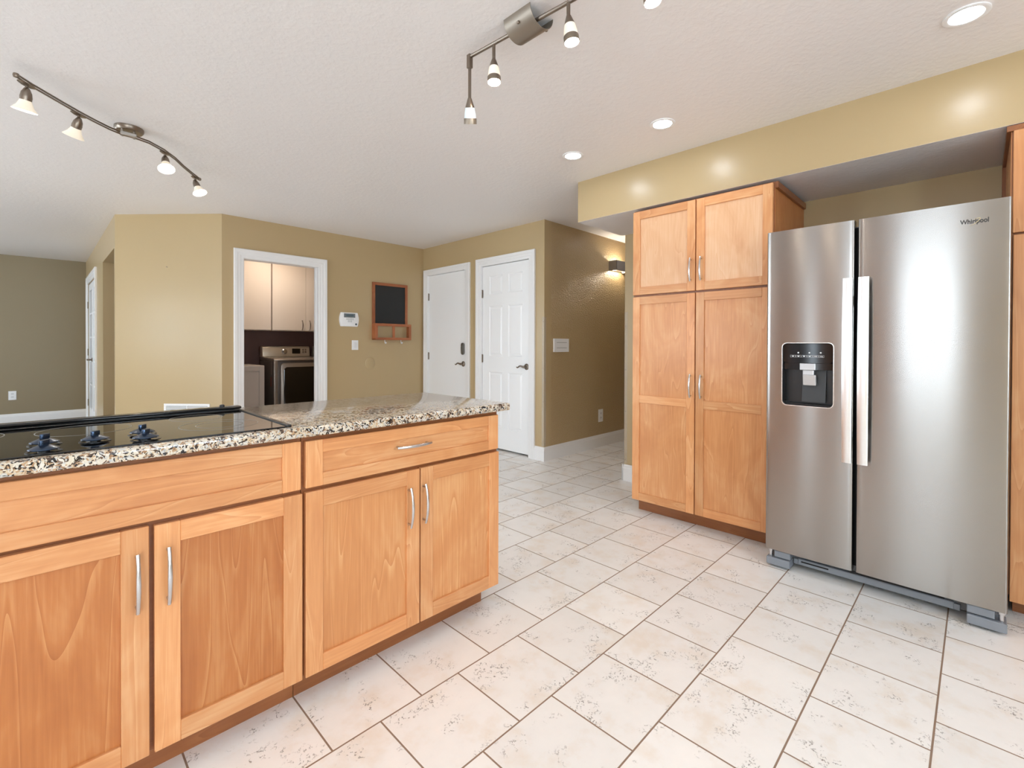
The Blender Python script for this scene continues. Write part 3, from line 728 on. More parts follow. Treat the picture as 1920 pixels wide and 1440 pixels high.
# ------------------------------------------------------------------ refrigerator
fr = thing('refrigerator', 'stainless steel side-by-side refrigerator with ice and water dispenser', 'refrigerator', (3.15, 0.36, 0))
XF = 2.74
MB().box(2.815, 3.52, -0.075, 0.795, 0.03, 1.752, 0.004, 1).build('body', plain('fridge_side_grey', (120, 120, 122), 0.45), fr)
mb = MB(); mb.box(2.807, 2.816, -0.07, 0.79, 0.10, 1.745); mb.build('door_gasket', BLACKM, fr)
def fridge_door(y0, y1, z0, z1, hole=None):
    n = 28; prof = []; c = (y0 + y1) / 2; hw = (y1 - y0) / 2; r = 0.010
    prof.append((2.806, y0)); 
    r = 0.007; ys = [y0 + r * (1 - math.cos(PI / 2 * k / 5)) for k in range(6)]
    ys += [y0 + r + (hw * 2 - 2 * r) * k / n for k in range(1, n)] + [y1 + y0 - q for q in ys[::-1]]
    for y in ys:
        s = (y - c) / hw; e = max(0.0, abs(s) * hw - (hw - r)) / r
        prof.append((XF + 0.004 * s * s + r * (1 - math.sqrt(max(0, 1 - e * e))), y))
    prof.append((2.806, y1))
    mb = MB(); mb.prism(prof, 'z', z0, z1)
    if hole:
        me = bpy.data.meshes.new('t'); mb.bm.to_mesh(me); o1 = bpy.data.objects.new('t', me); COL.objects.link(o1)
        cb = MB(); cb.prism(rrect(*hole, 0.022, 6), 'x', XF - 0.05, 2.9); mc = bpy.data.meshes.new('t'); cb.bm.to_mesh(mc); o2 = bpy.data.objects.new('t', mc); COL.objects.link(o2)
        md = o1.modifiers.new('b', 'BOOLEAN'); md.operation = 'DIFFERENCE'; md.object = o2; md.solver = 'EXACT'
        dg = bpy.context.evaluated_depsgraph_get(); dg.update()
        out = bpy.data.meshes.new_from_object(o1.evaluated_get(dg))
        bpy.data.objects.remove(o1); bpy.data.objects.remove(o2)
        out.materials.clear()
        return link('door', out, STEEL, fr, 35)
    return mb.build('door', STEEL, fr, 35)
dl = fridge_door(0.4255, 0.8065, 0.093, 1.771, (0.505, 0.731, 0.865, 1.186))
drr = fridge_door(-0.0885, 0.4115, 0.093, 1.771)
def fridge_handle(parent, y0, y1):
    mb = MB(); tb = new_bm(); n = 22; z0, z1 = 0.618, 1.492; rows = []
    for k in range(n + 1):
        s = -1 + 2 * k / n; z = (z0 + z1) / 2 + s * (z1 - z0) / 2
        x = 2.692 - 0.010 * (1 - s * s); w = 0.001 * (1 - s * s)
        rows.append([tb.verts.new(p) for p in ((x + 0.014, y0 - w, z), (x + 0.002, y0 - w, z), (x, y0 + 0.004, z), (x, y1 - 0.004, z), (x + 0.002, y1 + w, z), (x + 0.014, y1 + w, z))])
    for a, b in zip(rows, rows[1:]):
        for i in range(6): tb.faces.new((a[i], a[(i + 1) % 6], b[(i + 1) % 6], b[i]))
    tb.faces.new(rows[0]); tb.faces.new(rows[-1]); bmesh.ops.recalc_face_normals(tb, faces=tb.faces); mb.merge(tb)
    for z in (0.72, 1.39): mb.box(2.70, 2.752, y0 + 0.012, y1 - 0.012, z - 0.025, z + 0.025, 0.004, 2)
    return mb.build('handle', STEEL_H, parent, 40)
fridge_handle(dl, 0.4245, 0.4625); fridge_handle(drr, 0.3625, 0.4025)
# dispenser in the freezer door
y0, y1, z0, z1 = 0.507, 0.729, 0.867, 1.184
dp = MB()
dp.box(2.802, 2.8055, y0, y1, z0, z1)                                    # back
dp.box(XF + 0.004, 2.804, y0 - 0.004, y0 + 0.002, z0 + 0.02, z1 - 0.02); dp.box(XF + 0.004, 2.804, y1 - 0.002, y1 + 0.004, z0 + 0.02, z1 - 0.02)
dp.box(XF + 0.004, 2.804, y0 + 0.02, y1 - 0.02, z0 - 0.004, z0 + 0.002)
dp = dp.build('dispenser', BLACK, dl)
mb = MB(); mb.prism(rrect(y0 + 0.0005, y1 - 0.0005, 1.083, z1 - 0.0005, 0.018, 5), 'x', XF + 0.006, 2.80, 0.001); mb.box(XF + 0.016, 2.80, y0 + 0.004, y1 - 0.003, 1.050, 1.084); mb.build('control_panel', plain('gloss_black_panel', (14, 14, 15), 0.08), dp)
ic_ = MB()
for k in range(6):
    ya = 0.694 - k * 0.025; yb = ya - 0.0235; x = XF + 0.0052
    for q in ((ya, ya - 0.0007, 1.113, 1.1235), (yb + 0.0007, yb, 1.113, 1.1235), (ya, yb, 1.113, 1.1137), (ya, yb, 1.1228, 1.1235)): ic_.box(x, x + 0.001, q[0], q[1], q[2], q[3])
    ym = (ya + yb) / 2
    if k < 4: ic_.prism([(ym - 0.006, 1.121), (ym + 0.006, 1.121), (ym + 0.002, 1.1155), (ym - 0.002, 1.1155)], 'x', x, x + 0.001)
    else: ic_.box(x, x + 0.001, ym - 0.007, ym + 0.007, 1.1165, 1.1195)
for ym in (0.658, 0.609, 0.560): ic_.prism([(ym + 0.004 * math.cos(t * PI / 4), 1.1365 + 0.004 * math.sin(t * PI / 4)) for t in range(8)], 'x', XF + 0.0052, XF + 0.0062)
ic_.build('icons', ICON, dp)
SILV = plain('silver_plastic', (196, 198, 200), 0.3, 0.6)
mb = MB(); mb.box(XF + 0.010, 2.79, 0.583, 0.653, 1.048, 1.084, 0.003, 2); mb.box(XF + 0.02, 2.79, 0.592, 0.642, 1.015, 1.05, 0.004, 2); mb.build('nozzle_cover', SILV, dp)
mb = MB(); mb.prism([(XF + 0.012, 1.024), (XF + 0.030, 1.026), (XF + 0.05, 0.975), (XF + 0.020, 0.970)], 'y', 0.582, 0.640, 0.003, 2); mb.build('paddle', SILV, dp)
mb = MB(); mb.prism([(2.80, 1.05), (2.795, 1.05), (XF + 0.035, 0.885), (2.80, 0.885)], 'y', 0.545, 0.648); mb.build('chute_panel', plain('dark_grey_panel', (52, 54, 56), 0.3), dp)
mb = MB(); mb.box(XF + 0.010, 2.802, y0 + 0.01, y1 - 0.01, 0.869, 0.876, 0.002); mb.build('drip_tray', BLACK, dp)
# bright bezel
tb = new_bm(); P1 = rrect(0.503, 0.733, 0.863, 1.188, 0.024, 6); P2 = rrect(0.5065, 0.7295, 0.8665, 1.1845, 0.0215, 6)
def crown(y): s = (y - 0.616) / 0.1905; return XF + 0.004 * s * s
V1 = [tb.verts.new((crown(y) - 0.0015, y, z)) for y, z in P1]; V2 = [tb.verts.new((crown(y) - 0.0015, y, z)) for y, z in P2]; V3 = [tb.verts.new((crown(y) + 0.01, y, z)) for y, z in P2]; V0 = [tb.verts.new((crown(y) + 0.002, y, z)) for y, z in P1]
n = len(P1)
for A1, A2 in ((V0, V1), (V1, V2), (V2, V3)):
    for i in range(n): tb.faces.new((A1[i], A1[(i + 1) % n], A2[(i + 1) % n], A2[i]))
bmesh.ops.recalc_face_normals(tb, faces=tb.faces)
mb = MB(); mb.merge(tb); mb.build('bezel', plain('bright_bezel', (226, 224, 220), 0.25, 0.9), dp)
# maker's name with its swoosh on the right-hand door
LOGO = plain('logo_chrome', (46, 45, 44), 0.35, 0.2)
tm = text_mesh('Whirlpool', 0.0255, 0.0006)
s0 = (0.018 - 0.1615) / 0.25
m4 = Matrix(((0, 0, -1, XF + 0.004 * s0 * s0 - 0.0012), (-0.80, 0, 0, 0.018), (0, 1, 0, 1.690), (0, 0, 0, 1)))
tm.transform(m4); lo_ = link('nameplate', tm, LOGO, drr)
mb = MB(); pts = []; rad = []
for k in range(25):
    t = k / 24; ang = math.radians(200 - 330 * t)
    if t < 0.55:
        u = t / 0.55; yy = 0.034 - 0.034 * u; zz = 1.674 + 0.026 * u * u
    else:
        u = (t - 0.55) / 0.45; yy = 0.000 + 0.020 * u * 0.9; zz = 1.700 + 0.003 * math.sin(u * PI) - 0.004 * u
    s = (yy - 0.1615) / 0.25; pts.append((XF + 0.004 * s * s - 0.002, yy, zz)); rad.append(0.0003 + 0.0009 * math.sin(PI * t))
mb.tube(pts, rad, 6, 0.5, up=(1, 0, 0)); mb.build('swoosh', plain('logo_gold', (206, 190, 150), 0.3, 0.8), drr, 40)
# grille and feet
mb = MB(); mb.box(2.795, 2.83, 0.07, 0.665, 0.03, 0.062, 0.003); mb.box(2.80, 2.83, 0.05, 0.685, 0.028, 0.055, 0.002); mb.box(2.83, 2.85, 0.04, 0.70, 0.03, 0.092)
mb.build('toe_grille', GREYP, fr)
mb = MB(); mb.box(2.793, 2.797, 0.1, 0.44, 0.064, 0.076); mb.box(2.794, 2.798, 0.53, 0.65, 0.045, 0.052); mb.build('grille_slot', BLACKM, fr)
for ya, yb in ((0.69, 0.80), (-0.088, 0.03)):
    mb = MB(); mb.box(2.742, 2.83, ya, yb, 0.012, 0.050, 0.003, 2); mb.build('foot_cover', GREYP, fr)
    mb = MB(); mb.box(2.752, 2.83, ya + (0.0 if ya > 0.3 else 0.035), yb - (0.035 if ya > 0.3 else 0.0), 0.054, 0.088, 0.003, 2); mb.build('hinge_cover', GREYP, fr)
    yh = yb - 0.016 if ya > 0.3 else ya + 0.016
    mb = MB(); mb.lathe([(0.008, 0), (0.008, 0.03), (0.012, 0.03), (0.012, 0.04), (0, 0.04)], 12, Matrix.Translation((2.765, yh, 0.05))); mb.build('hinge_pin', SATIN, fr, 40)
    mb = MB(); mb.lathe([(0.016, 0), (0.016, 0.014), (0, 0.014)], 12, Matrix.Translation((2.80, (ya + yb) / 2, 0.0))); mb.build('levelling_foot', BLACK, fr, 40)

# ------------------------------------------------------------------ recessed downlights
def downlight(x, y, label):
    r = thing('recessed_light', label, 'ceiling light', (x, y, CEIL), 'recessed downlights')
    T = Matrix.Translation((x, y, 0))
    mb = MB(); mb.lathe([(0.070, CEIL), (0.070, CEIL - 0.004), (0.066, CEIL - 0.006), (0.052, CEIL - 0.004), (0.050, CEIL - 0.001)], 40, T, caps=False); mb.build('trim_ring', WHITEP, r, 40)
    mb = MB(); mb.lathe([(0.051, CEIL - 0.0015), (0, CEIL - 0.0025)], 32, T, caps=False); mb.build('lens', LED, r, 40)
    return r
dl0 = downlight(2.53, 1.94, 'round recessed downlight nearest the hallway, smallest of the three lit discs')
copy_tree(dl0, (2.525, 1.297, CEIL), 'round recessed downlight in front of the pantry, the middle one of three')
copy_tree(dl0, (2.51, 0.045, CEIL), 'large bright recessed downlight nearest the refrigerator')
for x, y in ((0.3, -0.9), (-1.4, -0.9), (-1.5, 1.4), (4.75, 2.66)):  # extra downlights out of view, added to brighten room and hall
    copy_tree(dl0, (x, y, CEIL), 'added unseen downlight that brightens the room' if x < 5 else 'added unseen downlight that brightens the hallway')

# ------------------------------------------------------------------ straight track light
t2 = thing('track_light', 'straight nickel track light with half-round canopy near the photo top', 'ceiling light', (1.33, 1.2, CEIL), 'nickel track lights')
ZR = 2.395; XR = 1.312
mb = MB(); w = 0.067; hh = 0.062; poly = []
for k in range(17):
    a = PI * k / 16; poly.append((1.355 - w * math.cos(a), CEIL - hh * math.sin(a)))
inner = [(1.355 + (w - 0.002) * math.cos(PI * k / 16), CEIL - (hh - 0.002) * math.sin(PI * k / 16)) for k in range(17)]
mb.prism(poly + inner, 'y', 1.190, 1.330)
cn = mb.build('canopy', plain('canopy_metal', (158, 148, 136), 0.42, 0.9), t2, 40)
for x_, y_ in ((1.30, 1.26), (1.415, 1.22)):
    mb = MB(); mb.lathe([(0.006, 0), (0.006, 0.006), (0, 0.010)], 10, axis_mat((x_, y_, CEIL - (0.036 if x_ < 1.35 else 0.028)), (x_ - 1.355, 0, -0.04))); mb.build('screw', NICKEL_D, cn, 40)
mb = MB(); mb.tube([(XR - 0.008, 1.553, ZR + 0.004), (XR + 0.035, 1.03, ZR + 0.004), (XR + 0.055, 0.72, ZR + 0.004)], 0.0075, 8); mb.build('rail', NICKEL_D, t2, 40)
BAND = plain('band_metal', (150, 138, 124), 0.42, 0.9)
def spot2(top, drop, axis, mglow, mlens):
    """stem + tapered head with frosted body and metal band"""
    tp = Vector(top); end = tp - Vector((0, 0, drop)); ax = Vector(axis).normalized()
    mb = MB(); mb.tube([tp, end], 0.0068, 8)
    hd = mb.build('lamp_head', NICKEL_D, t2, 40)
    m4 = axis_mat(end, ax)
    mb = MB(); mb.lathe([(0.006, -0.002), (0.009, 0.004), (0.019, 0.034), (0.020, 0.037)], 20, m4); mb.build('socket_cap', NICKEL_D, hd, 40)
    mb = MB(); mb.lathe([(0.0195, 0.036), (0.024, 0.060), (0.0262, 0.082)], 20, m4, caps=False); mb.build('glass_shade', mglow, hd, 40)
    mb = MB(); mb.lathe([(0.0265, 0.078), (0.0275, 0.080), (0.0275, 0.101), (0.0258, 0.101), (0.0256, 0.082)], 20, m4, caps=False); mb.build('band', BAND, hd, 40)
    mb = MB(); mb.lathe([(0.0255, 0.089), (0.02, 0.092), (0, 0.093)], 20, m4, caps=False); mb.build('lens', mlens, hd, 40)
    return hd
spot2((XR + 0.004, 1.415, ZR), 0.058, (-0.05, -0.08, -1), FROST, BULB)
spot2((XR + 0.03, 1.052, ZR), 0.045, (0.05, -0.12, -1), FROST, BULB)
spot2((XR - 0.008, 1.553, ZR), 0.170, (0.31, 0.31, -0.90), FROST2, plain('lamp_glow_dim', (255, 255, 255), 0.4, emit=(235, 245, 255), es=8.0))
spot2((XR + 0.052, 0.75, ZR), 0.045, (0.05, -0.12, -1), FROST, BULB)
mb = MB(); mb.box(XR - 0.018, XR + 0.002, 1.543, 1.563, ZR - 0.045, ZR + 0.013, 0.002); mb.build('elbow', NICKEL_D, t2)

# ------------------------------------------------------------------ curved track light
t1_ = thing('track_light', 'curved nickel track light with four frosted glass shades, above the cooktop', 'ceiling light', (0.385, 3.56, CEIL), 'nickel track lights')
RP = [(-0.063, 3.106), (-0.013, 3.173), (0.041, 3.235), (0.100, 3.302), (0.163, 3.371), (0.231, 3.437), (0.291, 3.488), (0.345, 3.520), (0.405, 3.528), (0.479, 3.558), (0.565, 3.640), (0.640, 3.745), (0.713, 3.879), (0.780, 3.985), (0.846, 4.084)]
ZC = 2.385
mb = MB()
for dz in (0.006, -0.006): mb.tube([(x, y, ZC + dz) for x, y in RP], 0.0045, 8)
for e in (0, -1): mb.lathe([(0, -0.012), (0.010, -0.008), (0.012, 0), (0.010, 0.008), (0, 0.012)], 12, Matrix.Translation((RP[e][0], RP[e][1], ZC)))
mb.build('rail', NICKEL_D, t1_, 40)
mb = MB(); T = Matrix.Translation((0.385, 3.56, 0))
mb.lathe([(0.070, CEIL), (0.070, CEIL - 0.016), (0.062, CEIL - 0.026), (0.0, CEIL - 0.030)], 36, T); mb.build('canopy', NICKEL_D, t1_, 40)
mb = MB(); mb.tube([(0.350, 3.522, CEIL - 0.02), (0.350, 3.522, ZC - 0.014)], 0.006, 8); mb.tube([(0.405, 3.530, CEIL - 0.02), (0.405, 3.530, ZC - 0.014)], 0.006, 8); mb.box(0.34, 0.415, 3.505, 3.54, ZC - 0.008, ZC + 0.012, 0.003); mb.build('rail_clamp', NICKEL, t1_, 40)
rt, upv, fw = Vector((0.704, -0.710, 0.003)), Vector((0, 0, 1)), Vector((0.710, 0.704, 0))
def spot1(p, axis, idx):
    p = Vector((p[0], p[1], ZC)); t = (Vector((RP[min(idx + 1, 14)][0], RP[min(idx + 1, 14)][1], 0)) - Vector((RP[idx - 1][0], RP[idx - 1][1], 0))).normalized()
    mb = MB(); m0 = axis_mat(p - Vector((0, 0, 0.012)), (0, 0, -1)); ang = math.atan2(t.y, t.x)
    mm = Matrix.Translation(p - Vector((0, 0, 0.012))) @ Matrix.Rotation(ang, 4, 'Z') @ Matrix.Diagonal((1.7, 0.8, 1, 1))
    mb.lathe([(0, 0.004), (0.02, 0.003), (0.026, 0), (0.02, -0.004), (0, -0.005)], 24, mm)
    mb.tube([p - Vector((0, 0, 0.014)), p - Vector((0, 0, 0.042))], 0.006, 8)
    hd = mb.build('lamp_head', NICKEL_D, t1_, 40)
    ax = Vector(axis).normalized(); m4 = axis_mat(p - Vector((0, 0, 0.040)) - ax * 0.012, ax)
    mb = MB(); mb.lathe([(0, -0.004), (0.010, 0.002), (0.019, 0.022), (0.022, 0.042), (0.0205, 0.060)], 20, m4); mb.build('socket', NICKEL_D, hd, 40)
    mb = MB(); mb.lathe([(0.020, 0.054), (0.022, 0.062), (0.030, 0.082), (0.046, 0.104), (0.0445, 0.104), (0.028, 0.083), (0.019, 0.064)], 24, m4, caps=False); mb.build('glass_shade', FROST, hd, 40)
    mb = MB(); mb.lathe([(0.0, 0.062), (0.016, 0.066), (0.021, 0.078), (0.021, 0.083), (0, 0.085)], 16, m4); mb.build('bulb', BULB, hd, 40)
spot1((-0.03, 3.150), rt * -0.22 - upv * 0.97 + fw * 0.1, 1)
spot1((0.158, 3.366), rt * -0.45 - upv * 0.87 + fw * 0.15, 4)
spot1((0.572, 3.650), rt * 0.30 - upv * 0.86 - fw * 0.30, 10)
spot1((0.808, 4.030), rt * 0.40 - upv * 0.90 - fw * 0.05, 13)

# ------------------------------------------------------------------ things on the laundry wall
Y0 = YN
kp = thing('alarm_keypad', 'white alarm keypad with small grey screen beside the laundry doorway', 'alarm keypad', (2.56, Y0, 1.38))
prof = []
for k in range(13):
    t = k / 12; prof.append((2.462 - 0.016 * math.sin(PI * t), 1.384 + 0.162 * t))
for k in range(13):
    t = 1 - k / 12; prof.append((2.664 + 0.016 * math.sin(PI * t), 1.384 + 0.162 * t))
mb = MB(); mb.prism(prof, 'y', Y0, Y0 - 0.030, 0.005, 2); mb.build('case', WHITEP, kp, 40)
mb = MB(); mb.box(2.495, 2.632, Y0 - 0.0325, Y0 - 0.029, 1.488, 1.535, 0.001); mb.build('screen_surround', plain('screen_grey', (112, 118, 120), 0.3), kp)
mb = MB(); mb.box(2.52, 2.61, Y0 - 0.0335, Y0 - 0.0324, 1.503, 1.524); mb.build('screen', SCREEN, kp)
for r_, n_k, xs_ in ((0, 5, 2.530), (1, 5, 2.530), (2, 3, 2.548), (3, 3, 2.548)):
    for c_ in range(n_k):
        if r_ < 2 or True:
            x = xs_ + c_ * 0.0185; z = 1.476 - r_ * 0.0125
            MB().box(x - 0.006, x + 0.006, Y0 - 0.0325, Y0 - 0.029, z - 0.0038, z + 0.0038, 0.001).build('key', plain('key_grey', (176, 180, 182), 0.4) if (r_ + c_) else plain('key_grey', (176, 180, 182), 0.4), kp)
mb = MB(); mb.lathe([(0.0, 0.0), (0.012, 0.0), (0.012, 0.003), (0.006, 0.003), (0.006, 0.0035), (0, 0.0035)], 20, axis_mat((2.643, Y0 - 0.029, 1.412), (0, -1, 0))); mb.build('round_button', plain('button_slate', (70, 82, 96), 0.3), kp, 40)

sw = thing('light_switch', 'white rocker light switch on the tan wall under the alarm keypad', 'light switch', (2.643, Y0, 1.11))
mb = MB(); mb.box(2.603, 2.684, Y0 - 0.007, Y0, 1.111, 1.225, 0.003, 2); mb.build('plate', WHITEP, sw)
mb = MB(); mb.prism([(Y0 - 0.007, 1.135), (Y0 - 0.007, 1.20), (Y0 - 0.014, 1.20), (Y0 - 0.009, 1.135)], 'x', 2.627, 2.660, 0.001); mb.build('rocker', plain('rocker_white', (232, 232, 232), 0.3), sw)

mb = MB(); mb.lathe([(0.066, 0), (0.066, 0.004), (0.058, 0.009), (0, 0.010)], 36, axis_mat((2.838, Y0, 0.949), (0, -1, 0)) @ Matrix.Diagonal((1, 1.14, 1, 1)))
tag(mb.build('cover_plate', WALL, None, 40), 'round blank cover plate painted tan like the wall', 'cover plate')

cb = thing('chalkboard_organizer', 'framed black chalkboard with wooden mail shelf hung on the tan wall', 'chalkboard', (3.11, Y0, 1.22))
fz0, fz1, fx0, fx1 = 1.425, 1.935, 2.862, 3.352
mb = MB()
mb.box(fx0, fx0 + 0.034, Y0 - 0.022, Y0, fz0, fz1, 0.002); mb.box(fx1 - 0.034, fx1, Y0 - 0.022, Y0, fz0, fz1, 0.002)
mb.box(fx0 + 0.034, fx1 - 0.034, Y0 - 0.022, Y0, fz1 - 0.034, fz1, 0.002, 1, 'x'); mb.build('frame', CHERRY, cb)
mb = MB(); mb.box(fx0 + 0.03, fx1 - 0.03, Y0 - 0.012, Y0 - 0.004, fz0, fz1 - 0.03); mb.build('board', SLATE, cb)
mb = MB(); yb_ = Y0 - 0.075
mb.box(fx0, fx0 + 0.014, yb_, Y0, 1.238, 1.43, 0.001); mb.box(fx1 - 0.002, fx1 + 0.012, yb_, Y0, 1.238, 1.43, 0.001)
mb.box(fx0, fx1 + 0.012, yb_, Y0, 1.232, 1.246, 0.001, 1, 'x')
mb.box(fx0, fx1 + 0.012, yb_ - 0.012, yb_, 1.40, 1.432, 0.001, 1, 'x'); mb.box(fx0, fx1 + 0.012, yb_ - 0.012, yb_, 1.232, 1.262, 0.001, 1, 'x')
for x in (fx0, (fx0 + fx1) / 2 - 0.01, fx1 - 0.020): mb.box(x, x + 0.032, yb_ - 0.012, yb_, 1.262, 1.40, 0.001)
mb.build('mail_shelf', CHERRY, cb)
for x in (3.00, 3.225):
    mb = MB(); mb.tube([(x, yb_ + 0.01, 1.232), (x, yb_ + 0.005, 1.205), (x, yb_ - 0.004, 1.192), (x, yb_ - 0.018, 1.190), (x, yb_ - 0.026, 1.205)], 0.005, 8); mb.build('hook', WHITEP, cb, 40)

# ------------------------------------------------------------------ hall wall things
Yh = 3.12
hp = thing('wall_chime', 'white rectangular wall box with two slots near the hallway corner', 'wall box', (3.866, Yh, 1.10))
mb = MB(); mb.box(3.745, 3.99, Yh - 0.018, Yh, 1.102, 1.242, 0.003, 2); mb.build('case', WHITEP, hp)
SLOTG = plain('slot_grey', (150, 150, 150), 0.5)
for z in (1.199, 1.143): MB().box(3.785, 3.95, Yh - 0.0188, Yh - 0.0175, z, z + 0.004).build('slot', SLOTG, hp)
RECW = plain('receptacle_white', (226, 226, 226), 0.35)
def outlet(name, label, origin, along, out, w=0.075, h=0.12):
    o = Vector(origin); al = Vector(along); ou = Vector(out)
    r = thing(name, label, 'outlet', origin, 'wall outlets')
    m4 = Matrix((al, ou, Vector((0, 0, 1)))).transposed().to_4x4(); m4.translation = o
    mb = MB(); mb.box(-w / 2, w / 2, 0, 0.006, 0, h, 0.002, 2, mat=m4); mb.build('plate', WHITEP, r)
    for z in (h * 0.32, h * 0.68):
        mb = MB(); mb.prism(rrect(-0.016, 0.016, z - 0.014, z + 0.014, 0.008, 4), 'y', 0.006, 0.009, mat=m4); rc = mb.build('receptacle', RECW, r)
        for x in (-0.006, 0.006): MB().box(x - 0.001, x + 0.001, 0.009, 0.0094, z - 0.002, z + 0.007, mat=m4).build('slot', BLACKM, rc)
    return r
outlet('wall_outlet', 'white outlet low on the hallway wall above the baseboard', (4.608, Yh, 0.287), (1, 0, 0), (0, -1, 0), 0.09, 0.145)
outlet('wall_outlet', 'white outlet low on the dark wall of the far room', (-0.25, YF, 0.365), (1, 0, 0), (0, -1, 0), 0.08, 0.127)
sc_ = thing('wall_sconce', 'boxy grey metal wall sconce lighting the hallway wall', 'wall lamp', (4.90, Yh, 2.05))
mb = MB(); xa, xb, ya, zb, zt = 4.765, 5.05, Yh - 0.11, 2.055, 2.172; q = 0.006
mb.box(xa, xb, ya, ya + q, zb, zt, 0.001); mb.box(xa, xa + q, ya, Yh, zb, zt, 0.001); mb.box(xb - q, xb, ya, Yh, zb, zt, 0.001)
mb.build('shade_box', plain('sconce_metal', (150, 142, 134), 0.5, 0.4), sc_)
mb = MB(); mb.box(xa + q, xb - q, Yh - 0.012, Yh, zb + 0.01, zt - 0.01); mb.build('back_plate', NICKEL_D, sc_)
mb = MB(); mb.lathe([(0, -0.03), (0.02, -0.024), (0.024, 0), (0.02, 0.024), (0, 0.03)], 16, Matrix.Translation(((xa + xb) / 2, Yh - 0.055, (zb + zt) / 2))); mb.build('bulb', plain('sconce_bulb', (255, 250, 240), 0.4, emit=(255, 242, 222), es=170.0), sc_, 40)
mb = MB(); mb.tube([((xa + xb) / 2, Yh - 0.012, (zb + zt) / 2), ((xa + xb) / 2, Yh - 0.035, (zb + zt) / 2)], 0.012, 10); mb.build('socket', NICKEL_D, sc_)

# clear corner guards with small screws
CLEARP.node_tree.nodes['Principled BSDF'].inputs['Transmission Weight'].default_value = 0.0
CLEARP.node_tree.nodes['Principled BSDF'].inputs['Alpha'].default_value = 0.12
def guard(label, x, y, dy, zs):
    """clear strip folded round a wall corner at (x, y); the wall lies at +X and at dy along Y"""
    r = thing('corner_guard', label, 'corner guard', (x, y, 0.15), 'clear corner guards')
    mb = MB(); mb.box(x - 0.0016, x - 0.0002, y, y + dy * 0.028, 0.15, 1.46); mb.box(x - 0.0016, x + 0.028, y - dy * 0.0002, y - dy * 0.0016, 0.15, 1.46); mb.build('strip', CLEARP, r)
    for z in zs:
        mb = MB(); mb.lathe([(0.0045, 0), (0.0035, 0.002), (0, 0.0028)], 10, axis_mat((x - 0.0016, y + dy * 0.010, z), (-1, 0, 0))); mb.build('screw', NICKEL_D, r)
guard('clear plastic corner guard on the outside corner beside the six-panel door', 3.606, 3.12, 1, (1.41, 0.94, 0.60, 0.20))
guard('clear plastic corner guard on the wall end next to the pantry', XE, 2.19, -1, (1.34, 0.96, 0.60, 0.18))

# return-air grille low on the angled wall
def diag(s, z, o=0.0):
    p = A_ + d_ * s - n_ * o; return (p.x, p.y, z)
gv = thing('return_air_grille', 'white louvred return-air grille low on the angled wall behind the cooktop', 'vent', diag(0.347, 0.14))
m4 = Matrix(((d_.x, -n_.x, 0, A_.x), (d_.y, -n_.y, 0, A_.y), (0, 0, 1, 0), (0, 0, 0, 1)))
mb = MB(); s0_, s1_, gz0, gz1 = 0.118, 0.577, 0.16, 0.59
mb.box(s0_, s1_, 0, 0.008, gz1 - 0.022, gz1, 0.002, mat=m4); mb.box(s0_, s1_, 0, 0.008, gz0, gz0 + 0.022, 0.002, mat=m4)
mb.box(s0_, s0_ + 0.022, 0, 0.008, gz0 + 0.022, gz1 - 0.022, 0.002, mat=m4); mb.box(s1_ - 0.022, s1_, 0, 0.008, gz0 + 0.022, gz1 - 0.022, 0.002, mat=m4)
mb.box((s0_ + s1_) / 2 - 0.004, (s0_ + s1_) / 2 + 0.004, 0.001, 0.007, gz0 + 0.022, gz1 - 0.022, mat=m4)
mb.build('frame', WHITEP, gv)
mb = MB()
for k in range(32):
    z = gz0 + 0.027 + k * 0.0119; mb.prism([(0.001, z + 0.006), (0.002, z + 0.0072), (0.0072, z + 0.0012), (0.0062, z)], 'x', s0_ + 0.02, s1_ - 0.02, mat=m4)
mb.build('louvres', WHITEP, gv)
MB().box(s0_ + 0.02, s1_ - 0.02, 0.0002, 0.0008, gz0 + 0.02, gz1 - 0.02, mat=m4).build('backing', plain('vent_shadow', (120, 120, 120), 0.7), gv)
# nail left in the angled wall
mb = MB(); p = diag(0.542, 1.922); mb.lathe([(0.002, 0), (0.002, 0.012), (0.005, 0.012), (0, 0.014)], 8, axis_mat(p, (-n_.x, -n_.y, 0.2)))
tag(mb.build('nail', NICKEL_D), 'small dark nail left high in the angled wall', 'nail')

# ------------------------------------------------------------------ laundry room
def slab_door(parent, x0, x1, z0, z1, y, px=None):
    d = MB(); d.box(x0, x1, y - 0.019, y, z0, z1, 0.0015); d = d.build('door', LAUNDW, parent)
    if px is not None: pull(d, (px, y - 0.019, z0 + 0.075), (0, 0, 1), (0, -1, 0), 0.115, NICKEL_D)
lc = thing('laundry_cabinet', 'white laundry wall cabinet at the left of the doorway view', 'cabinet', (1.92, 6.97, 1.36), 'laundry wall cabinets')
MB().box(1.56, 2.232, 6.82, 7.12, 1.362, 2.40, 0.001).build('carcass', LAUNDW, lc)
slab_door(lc, 1.562, 1.893, 1.37, 2.38, 6.82); slab_door(lc, 1.896, 2.230, 1.37, 2.38, 6.82)
lc2 = thing('laundry_cabinet', 'white laundry wall cabinet with two bar pulls above the dryer', 'cabinet', (2.69, 6.97, 1.36), 'laundry wall cabinets')
MB().box(2.246, 3.14, 6.82, 7.12, 1.362, 2.40, 0.001).build('carcass', LAUNDW, lc2)
slab_door(lc2, 2.248, 2.690, 1.37, 2.38, 6.82, 2.640); slab_door(lc2, 2.694, 3.138, 1.37, 2.38, 6.82, 2.744)

